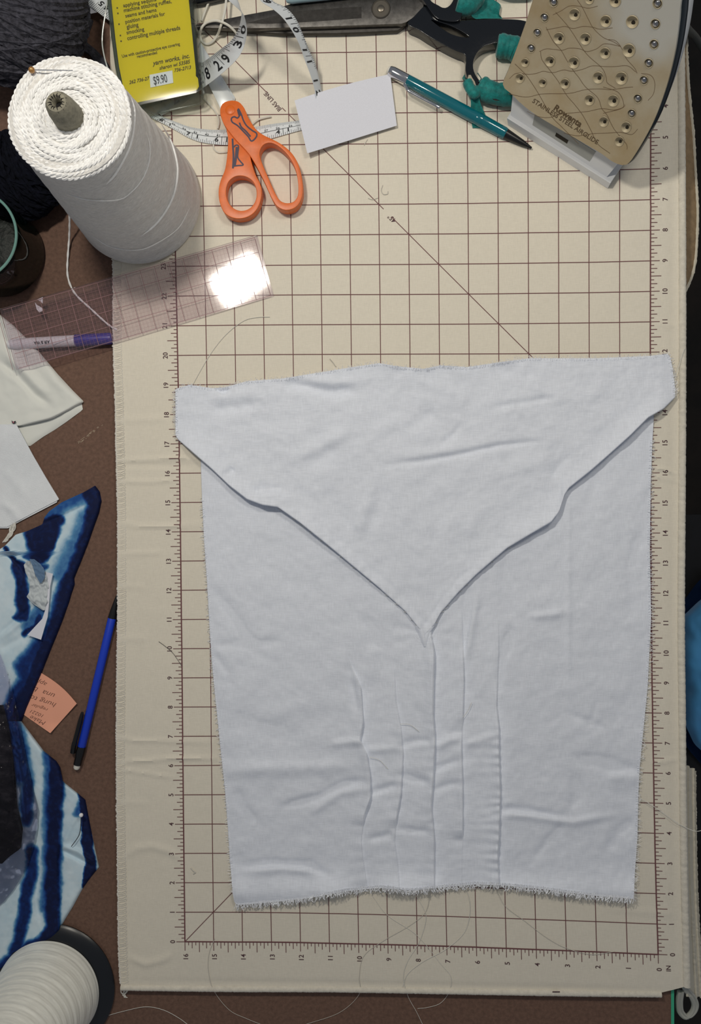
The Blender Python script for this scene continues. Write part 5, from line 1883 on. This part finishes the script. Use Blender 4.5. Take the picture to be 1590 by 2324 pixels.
# right edge by y: first down the long side then back along the lower side
mk('napkin_top', g_, m_nap, nk)
g_, _ = rowpatch([(-230, 970), (-230, 1190), (14, 1200)], [(34, 968), (102, 1086), (133, 1138), (44, 1184), (16, 1200)], 970, 1199, 40, 20, lambda x, y, u_, v_: TZ + 0.07 + 0.1 * sstep(1060, 980, y) + 0 * x, 0.02)
mk('napkin_bottom', g_, m_nap, nk)
tz_ = []
for k in range(9):
    x0 = 34 + random.uniform(-6, 5)
    tz_.append(tube(spline(WP([(x0, 1186, TZ + 0.09), (x0 - 4 + random.uniform(-4, 4), 1200, TZ + 0.06), (22 + random.uniform(-7, 7), 1214, TZ + 0.05), (10 + random.uniform(-4, 7), 1230 + random.uniform(-4, 3), TZ + 0.03)]), 10), 0.018, 5))
mk('thread_tuft', join(*tz_), m_thread, label='tuft of white threads poking out below the paper napkin', cat='thread', kind='stuff', loc=(*W(25, 1205, TZ)[:2], TZ))

# ------------------------------------------------------------------ indigo dyed cloths
m_ind = bpy.data.materials.new('indigo_cloth')
m_ind.use_nodes = True
nt = m_ind.node_tree
b = nt.nodes['Principled BSDF']
b.inputs['Roughness'].default_value = 0.75
b.inputs['Specular IOR Level'].default_value = 0.25
at = nt.nodes.new('ShaderNodeAttribute')
at.attribute_name = 'dye'
rp_ = nt.nodes.new('ShaderNodeValToRGB')
cr_ = rp_.color_ramp
cr_.elements[0].position = 0.0
cr_.elements[0].color = (*lin((216, 232, 240)), 1)
cr_.elements[1].position = 1.0
cr_.elements[1].color = (*lin((10, 22, 62)), 1)
for p_, c_ in ((0.25, (192, 218, 232)), (0.5, (92, 148, 190)), (0.72, (34, 84, 150)), (0.88, (16, 46, 108))):
    e_ = cr_.elements.new(p_)
    e_.color = (*lin(c_), 1)
nt.links.new(at.outputs['Fac'], rp_.inputs['Fac'])
nt.links.new(rp_.outputs['Color'], b.inputs['Base Color'])


def dye(o, X, Y, strokes, n=None):
    x = X + 4 * fbm(X / 30, Y / 30, 91) + 0.9 * fbm(X / 6, Y / 6, 92)
    y = Y + 5 * fbm(X / 30, Y / 30, 95) + 0.9 * fbm(X / 6, Y / 6, 96)
    v = 0.10 + 0.08 * fbm(X / 40, Y / 40, 99)
    for pts, r, fe, k in strokes:
        d, _ = polyd(x, y, pts)
        v = np.maximum(v, k * (1 - sstep(r * 0.85, r + fe * 1.5, d)))
    v = np.clip(v + 0.04 * fbm(X / 6, Y / 6, 97), 0, 1).ravel()
    me = o.data
    a = me.attributes.new('dye', 'FLOAT', 'POINT')
    full = np.zeros(len(me.vertices))
    full[:len(v)] = v
    if len(full) > len(v):
        full[len(v):2 * len(v)] = v
    a.data.foreach_set('value', full)


ic = thing('indigo_cloth', 'folded indigo and white dyed cloth above the orange sticky note', 'cloth', (*W(90, 1380, TZ)[:2], TZ), 'indigo dyed cloths')
UR = [(218, 1102), (229, 1116), (233, 1138), (228, 1162), (214, 1200), (200, 1240), (184, 1280), (171, 1312), (172, 1326), (158, 1370), (140, 1420), (112, 1488), (95, 1532), (70, 1590), (50, 1640), (36, 1668)]
UL = [(216, 1102), (190, 1117), (140, 1140), (112, 1160), (101, 1174), (96, 1190), (60, 1206), (36, 1213), (10, 1240), (-10, 1252), (-230, 1262), (-230, 1668)]


def indz(x, y, u_, v_):
    xr = np.interp(y, [p[1] for p in UR], [p[0] for p in UR])
    z = TZ + 0.20 + 0.02 * fbm(x / 40, y / 40, 82)
    z = z + creases(x, y, [([(8, 1245), (45, 1285), (62, 1312)], -0.08, 5), ([(0, 1440), (40, 1405), (80, 1375)], -0.07, 6), ([(0, 1450), (45, 1412), (85, 1385)], 0.07, 8), ([(0, 1475), (60, 1440)], -0.05, 8), ([(95, 1188), (140, 1172), (190, 1150)], -0.05, 4), ([(20, 1250), (50, 1275)], 0.06, 7)])
    return z - 0.34 * np.exp(-np.clip(xr - x, 0, 400) / 4.0)


g_, (X, Y) = rowpatch(UL, UR, 1102.5, 1668, 230, 190, indz)
o = mk('dyed_cloth', g_, m_ind, ic, smooth='all')
dye(o, X, Y, [
    ([(214, 1118), (222, 1140), (205, 1210), (178, 1280), (158, 1330), (140, 1390), (105, 1480), (70, 1560), (30, 1650)], 17, 16, 1.0),
    ([(200, 1118), (215, 1135)], 16, 10, 1.0),
    ([(180, 1280), (165, 1310), (150, 1330), (140, 1390)], 14, 14, 0.95),
    ([(140, 1300), (155, 1270), (180, 1230), (198, 1180)], 10, 26, 0.62),
    ([(78, 1230), (95, 1255), (85, 1262)], 16, 10, 1.0),
    ([(70, 1212), (130, 1182)], 12, 10, 1.0),
    ([(75, 1225), (118, 1205), (105, 1240)], 14, 8, 1.0),
    ([(104, 1172), (140, 1150), (180, 1126)], 6, 20, 0.72),
    ([(12, 1245), (42, 1282)], 3, 4, 1.0),
    ([(44, 1290), (50, 1330), (49, 1370), (50, 1395)], 10, 9, 0.97),
    ([(40, 1400), (48, 1392)], 4, 8, 0.9),
    ([(62, 1420), (80, 1400), (88, 1390)], 8, 14, 0.66),
    ([(86, 1398), (78, 1416), (55, 1436)], 3, 7, 0.95),
    ([(100, 1450), (70, 1490), (50, 1510), (60, 1540), (20, 1620)], 8, 18, 0.9),
    ([(62, 1264), (100, 1290)], 4, 7, 0.8),
])
cz = thing('crumpled_scrap', 'crumpled white cloth scrap lying on the indigo cloth', 'scrap', (*W(85, 1330, 0)[:2], 0.0))
m_scrap = M('grey_white_scrap', (196, 204, 208), 0.8, sheen=0.2)
g_, (X, Y) = rowpatch([(62, 1272), (54, 1282), (58, 1300), (68, 1320), (66, 1345), (60, 1354), (72, 1368), (96, 1385)], [(68, 1270), (85, 1276), (98, 1288), (103, 1300), (110, 1318), (111, 1345), (108, 1370), (102, 1387)], 1273, 1385, 50, 34, lambda x, y, u_, v_: 0.06 + 0.10 * np.abs(fbm(x / 13, y / 13, 61)) + 0.06 * np.sin(np.pi * u_))
mk('scrap_cloth', g_, m_scrap, cz, smooth='all')
m_dscr = M('blue_grey_scrap', (96, 124, 156), 0.8)
g_, (X, Y) = rowpatch([(66, 1268), (74, 1285), (80, 1305), (90, 1322)], [(76, 1268), (92, 1280), (101, 1294), (102, 1310), (94, 1324)], 1269, 1323, 24, 16, lambda x, y, u_, v_: 0.22 + 0.05 * np.abs(fbm(x / 10, y / 10, 65)) + 0 * x)
mk('dark_patch', g_, m_dscr, cz, smooth='all')
mk('paper_slip', join(pxplate([(103, 1298), (120, 1302), (114, 1330), (112, 1360), (108, 1400), (93, 1452), (62, 1441), (96, 1404), (104, 1380), (108, 1345), (110, 1325)], [], 0.10, 0.012, 0)), m_paper, label='narrow white paper slip lying on the indigo cloth', cat='paper', smooth=False, loc=(*W(95, 1400, 0.1)[:2], 0.1))

il = thing('indigo_cloth', 'pleated indigo and white dyed cloth beside the cream thread cone', 'cloth', (*W(110, 1900, TZ)[:2], TZ), 'indigo dyed cloths')
LR = [(48, 1636), (75, 1672), (100, 1705), (128, 1727), (136, 1740), (140, 1760), (142, 1772), (178, 1801), (195, 1815), (202, 1850), (212, 1905), (226, 1968), (208, 1990), (190, 2015), (168, 2055), (148, 2088), (135, 2112), (118, 2132), (85, 2150), (50, 2170), (20, 2190), (-5, 2206)]


def indz2(x, y, u_, v_):
    xr = np.interp(y, [p[1] for p in LR], [p[0] for p in LR])
    pl = np.interp(y, [1640, 1740, 1760, 1900, 1950, 2110, 2200], [200, 150, 143, 137, 130, 135, 140])
    z = TZ + 0.16 + 0.16 * sstep(2.0, -1.5, x - pl) + 0.02 * fbm(x / 30, y / 30, 84)
    z = z + creases(x, y, [([(140, 1930), (170, 1945), (215, 1968)], -0.10, 5), ([(140, 1920), (175, 1932), (222, 1962)], 0.10, 6), ([(140, 1925), (165, 1870), (180, 1840)], 0.05, 6), ([(85, 1940), (90, 1985), (80, 2040), (95, 2100)], -0.06, 6), ([(75, 1990), (70, 2080)], 0.05, 8)])
    return z - 0.22 * np.exp(-np.clip(xr - x, 0, 400) / 3.5)


g_, (X, Y) = rowpatch([(-230, 1630), (-230, 2210)], LR, 1637, 2204, 230, 190, indz2)
o = mk('dyed_cloth', g_, m_ind, il, smooth='all')
dye(o, X, Y, [
    ([(128, 1722), (126, 1800), (122, 1880), (119, 1960), (118, 2040), (120, 2110), (105, 2135)], 12, 12, 1.0),
    ([(108, 1710), (110, 1850), (106, 1940), (104, 2060)], 2, 14, 0.72),
    ([(188, 1805), (192, 1850), (197, 1910), (206, 1960), (200, 2000)], 13, 3, 1.0),
    ([(172, 1850), (180, 1825)], 2, 10, 0.7),
    ([(72, 1930), (68, 1990), (58, 2050), (46, 2110), (34, 2160)], 8, 12, 0.93),
    ([(110, 2135), (70, 2148), (20, 2180), (-20, 2215)], 7, 9, 0.9),
    ([(62, 1780), (60, 1860)], 7, 12, 0.85),
    ([(20, 1640), (40, 1700), (50, 1760)], 14, 18, 0.8),
])
# white-headed pin in the lower cloth
wp = W(184, 1850, 0.18)
wpn = thing('white_head_pin', 'white ball-head pin stuck in the indigo cloth', 'pin', wp)
mk('pin_head', ellipsoid(wp, (0.072, 0.072, 0.072)), M('white_bead', (240, 240, 244), 0.3), wpn)
mk('pin_shaft', tube(spline(WP([(184, 1852, 0.18), (183, 1875, 0.10), (179, 1896, 0.06), (162, 1921, 0.05)]), 14), 0.014, 6), M('pin_steel', (70, 70, 74), 0.4, metal=0.6), wpn)

# ------------------------------------------------------------------ plastic bag with black cloth
m_bag = clear('bag_film', (232, 228, 240), 0.06, -0.02, 0.02, (150, 146, 165), bump=(2.2, 1.0, 0.14))
m_blk = M('black_cloth', (5, 5, 7), 0.7, bump=(6, 0.8, 0.05))
bgt = thing('plastic_bag', 'clear plastic bag holding black cloth on the indigo fabric', 'bag', (*W(30, 1800, 0.2)[:2], 0.1))
g_, _ = rowpatch([(-230, 1590), (-230, 1965)], [(8, 1600), (22, 1660), (30, 1720), (36, 1770), (40, 1830), (52, 1880), (48, 1925), (20, 1945), (5, 1960)], 1600, 1960, 60, 24, lambda x, y, u_, v_: 0.2 + 0.5 * np.sin(np.pi * np.clip(1 - u_, 0, 0.5)) * np.sin(np.pi * v_) + 0.08 * fbm(x / 14, y / 14, 71))
mk('black_cloth', g_, m_blk, bgt, smooth='all')
BR = [(-2, 1478), (10, 1510), (26, 1560), (42, 1620), (52, 1680), (62, 1730), (74, 1785), (87, 1838), (84, 1880), (75, 1925), (64, 1962), (48, 1992), (30, 2020), (10, 2045), (-8, 2060)]


def bagz(x, y, u_, v_):
    xr = np.interp(y, [p[1] for p in BR], [p[0] for p in BR])
    d = np.clip(xr - x, 0, 300)
    z = 0.16 + 0.62 * (1 - np.exp(-d / 40.0)) * np.sin(np.pi * np.clip(v_ * 0.9 + 0.08, 0, 1))
    z = z + creases(x, y, [([(30, 1700), (38, 1780), (45, 1860), (60, 1925)], 0.10, 4), ([(20, 1690), (30, 1700), (38, 1705)], 0.08, 4), ([(28, 1720), (32, 1800), (12, 1860)], -0.07, 5), ([(82, 1850), (78, 1890), (66, 1930)], 0.05, 4), ([(30, 1970), (55, 1990)], 0.06, 5), ([(20, 1600), (45, 1700)], 0.06, 6), ([(5, 1620), (28, 1690)], -0.05, 6)])
    return z + 0.035 * np.abs(fbm(x / 11, y / 16, 73)) + 0.03 * fbm(x / 25, y / 25, 75)


g_, _ = rowpatch([(-230, 1470), (-230, 2070)], BR, 1480, 2058, 150, 110, bagz)
mk('bag_film', g_, m_bag, bgt, smooth='all')

# ------------------------------------------------------------------ cone of cream thread, lower left
m_cream = M('cream_thread', (248, 248, 238), 0.38, spec=0.6, sheen=0.2, var=(2, 0.05), bump=(50, 0.2, 0.006), stretch=(1, 1, 6))
m_base = M('black_cone_base', (20, 24, 30), 0.3, spec=0.5)
TC = W(120, 2236, TZ)
tcn = thing('thread_cone', 'cream thread cone on black base in the lower left corner', 'thread', (TC[0], TC[1], TZ))
mk('cone_base', lathe([(2.05, 0.0), (2.2, 0.03), (2.22, 0.10), (2.14, 0.18), (1.9, 0.26), (1.7, 0.34)], TC, seg=80), m_base, tcn)
pf = [(1.60, 0.28), (1.74, 0.33)]
for h in np.linspace(0.4, 4.6, 110):
    pf.append((1.78 - 0.13 * (h - 0.4) + 0.009 * math.sin(h * 19 + 2.5 * math.sin(h * 2.3)) + 0.006 * math.sin(h * 47 + 3 * math.sin(h * 5)), h))
pf += [(1.1, 4.75), (0.5, 4.8)]
mk('wound_thread', lathe(pf, TC, seg=96), m_cream, tcn, smooth='all')
mk('cone_tip', lathe([(0.5, 4.7), (0.45, 5.2), (0.4, 5.4), (0.3, 5.42)], TC, seg=32), m_base, tcn)

# ------------------------------------------------------------------ folded cloth and odds and ends past the right edge of the table
m_musl = M('tan_backing', (150, 128, 100), 0.9, spec=0.1, var=(5, 0.1), bump=(40, 0.3, 0.01))
m_hem = M('white_cotton_layers', (206, 200, 184), 0.9, spec=0.1, bump=(40, 0.4, 0.01))
fl = thing('cotton_flap', 'tan cotton flap hanging below the mat at the upper right edge', 'fabric', (*W(1560, 400, -0.4)[:2], -1.0))
FR = [(1556, 60), (1558, 120), (1562, 200), (1572, 300), (1578, 400), (1582, 470), (1581, 530), (1577, 590), (1568, 630), (1553, 664)]
g_, _ = rowpatch([(1530, 50), (1530, 670)], FR, 62, 662, 100, 12, lambda x, y, u_, v_: -0.40 - 0.35 * u_ ** 2 + 0.03 * np.sin(y / 40), 0.03)
mk('flap_cloth', g_, m_musl, fl)
hm_ = spline(np.array([(x, y, -0.72) for x, y in FR]), 160)
mk('flap_hem', tube(WP(hm_), 0.05 + 0.01 * RNG.normal(size=160) * 0.7, 6), m_hem, fl)
ly = thing('cotton_layers', 'stack of folded white cotton layers beside the lower right mat edge', 'fabric', (*W(1570, 2000, -0.6)[:2], -1.2))
for k, (x0, x1, yt, z0) in enumerate(((1548, 1561, 1738, -0.30), (1556, 1572, 1744, -0.50), (1564, 1576, 1750, -0.75))):
    g_, _ = rowpatch([(x0, yt), (x0 + 3, 2000), (x0 + 9, 2270)], [(x1, yt), (x1 + 1, 1850), (x1 + 4, 2000), (x1 + 10, 2130), (x1 + 18, 2270)], yt, 2262, 80, 8, lambda x, y, u_, v_, z0=z0: z0 - 0.25 * u_ ** 2 + 0.02 * np.sin(y / 30 + x), 0.05)
    mk('cotton_layer', g_, m_hem, ly)
    e = spline(np.array([(x1, yt, z0 - 0.22), (x1 + 1, 1850, z0 - 0.22), (x1 + 4, 2000, z0 - 0.22), (x1 + 10, 2130, z0 - 0.22), (x1 + 18, 2264, z0 - 0.22)]), 160)
    mk('layer_edge', tube(WP(e), 0.045 + 0.008 * RNG.normal(size=160), 6), m_hem, ly)
# dark stool with blue cloth on it
m_dk = M('dark_stool', (16, 17, 22), 0.7, var=(1.0, 0.4))
m_blu = M('blue_cotton', (96, 180, 240), 0.8, spec=0.2, sheen=0.2, bump=(40, 0.2, 0.005))
m_nvy = M('navy_cotton', (16, 36, 66), 0.85, spec=0.1)
sto = W(1640, 1500, -12)
stl = thing('stool', 'dark stool in the shadow right of the work table', 'stool', (sto[0] + 2, sto[1], -30))
mk('seat', boxg(sto[0] - 4.6, sto[0] + 9, sto[1] - 9, sto[1] + 7, -13.5, -12.4), m_dk, stl, smooth=False)
for lx, ly_ in ((sto[0] - 3.6, sto[1] - 8), (sto[0] - 3.6, sto[1] + 6), (sto[0] + 8, sto[1] - 8), (sto[0] + 8, sto[1] + 6)):
    mk('leg', boxg(lx - 0.6, lx + 0.6, ly_ - 0.6, ly_ + 0.6, -30, -13.5), m_dk, stl, smooth=False)
bc = thing('blue_cloth', 'bright blue cloth bundle on the dark stool at the right edge', 'cloth', (sto[0], sto[1], -12.4))
g_, _ = rowpatch([(1605, 1345), (1545, 1402), (1540, 1480), (1545, 1560), (1552, 1640), (1575, 1690), (1605, 1718)], [(1720, 1340), (1720, 1720)], 1350, 1716, 50, 40, lambda x, y, u_, v_: -10.6 + 1.2 * np.sin(np.pi * np.clip(u_ + 0.15, 0, 1)) * np.sin(np.pi * v_) + 0.25 * fbm(x / 40, y / 40, 12) - 1.6 * np.exp(-u_ * 18))
mk('cloth_body', g_, m_blu, bc, smooth='all')
g_, _ = rowpatch([(1610, 1290), (1575, 1330), (1545, 1372), (1538, 1500), (1542, 1640), (1560, 1700), (1600, 1745)], [(1720, 1290), (1720, 1745)], 1292, 1742, 40, 24, lambda x, y, u_, v_: -12.0 + 0.2 * fbm(x / 40, y / 40, 14) + 0 * x)
mk('navy_fold', g_, m_nvy, bc, smooth='all')

# ------------------------------------------------------------------ loose threads and lint
LT = [
    ('loose white thread curling across the mat below the clear ruler', [(612, 719), (585, 720), (555, 727), (520, 752), (490, 785), (462, 828), (432, 882)], 0.02, 0.009, m_thread),
    ('thin thread looping over the lower mat edge at number fifteen', [(487, 2130), (474, 2165), (473, 2205), (485, 2248), (520, 2292), (560, 2312), (600, 2328)], 0.03, 0.008, m_greythread),
    ('pale thread arching across the table beside the cream thread cone', [(240, 2306), (280, 2295), (330, 2285), (370, 2292), (405, 2310), (432, 2330)], 0.03, 0.009, m_thread),
    ('short dark thread crossing the left scale near number ten', [(360, 1456), (375, 1467), (392, 1482), (412, 1511)], 0.02, 0.008, m_darkthread),
    ('frayed string end sticking out left of the orange scissors', [(455, 215), (478, 240), (492, 258), (497, 276), (494, 292)], 0.05, 0.028, m_cord),
    ('short string end curled below the tape beside orange scissors', [(484, 328), (486, 338), (496, 346), (515, 345)], 0.04, 0.024, m_cord),
    ('frayed white string tuft right of the orange scissors pivot', [(572, 282), (585, 272), (600, 267), (615, 264)], 0.07, 0.03, m_cord),
    ('hooked grey thread snippet beside the long bias line', [(868, 420), (865, 432), (870, 441), (879, 440), (880, 434)], 0.02, 0.014, m_greythread),
    ('tiny straight lint strand under the hooked thread snippet', [(835, 450), (845, 453), (858, 449)], 0.02, 0.010, m_greythread),
    ('small grey lint tuft near number two on the left scale', [(433, 1970), (438, 1976), (443, 1980), (438, 1983)], 0.02, 0.020, m_greythread),
    ('short thread snippet below the white paper card', [(834, 316), (830, 322), (826, 330)], 0.02, 0.010, m_greythread),
    ('grey thread snippet just above the linen top edge', [(748, 814), (755, 822), (762, 832)], 0.03, 0.014, m_greythread),
]
for lab, pts, z, r, m_ in LT:
    mk('thread_snippet', tube(onmat(pts, z), r, 5), m_, label=lab, cat='thread', group='loose threads and lint', loc=(*W(pts[0][0], pts[0][1], 0)[:2], TZ if pts[0][1] > 2255 else 0.0))
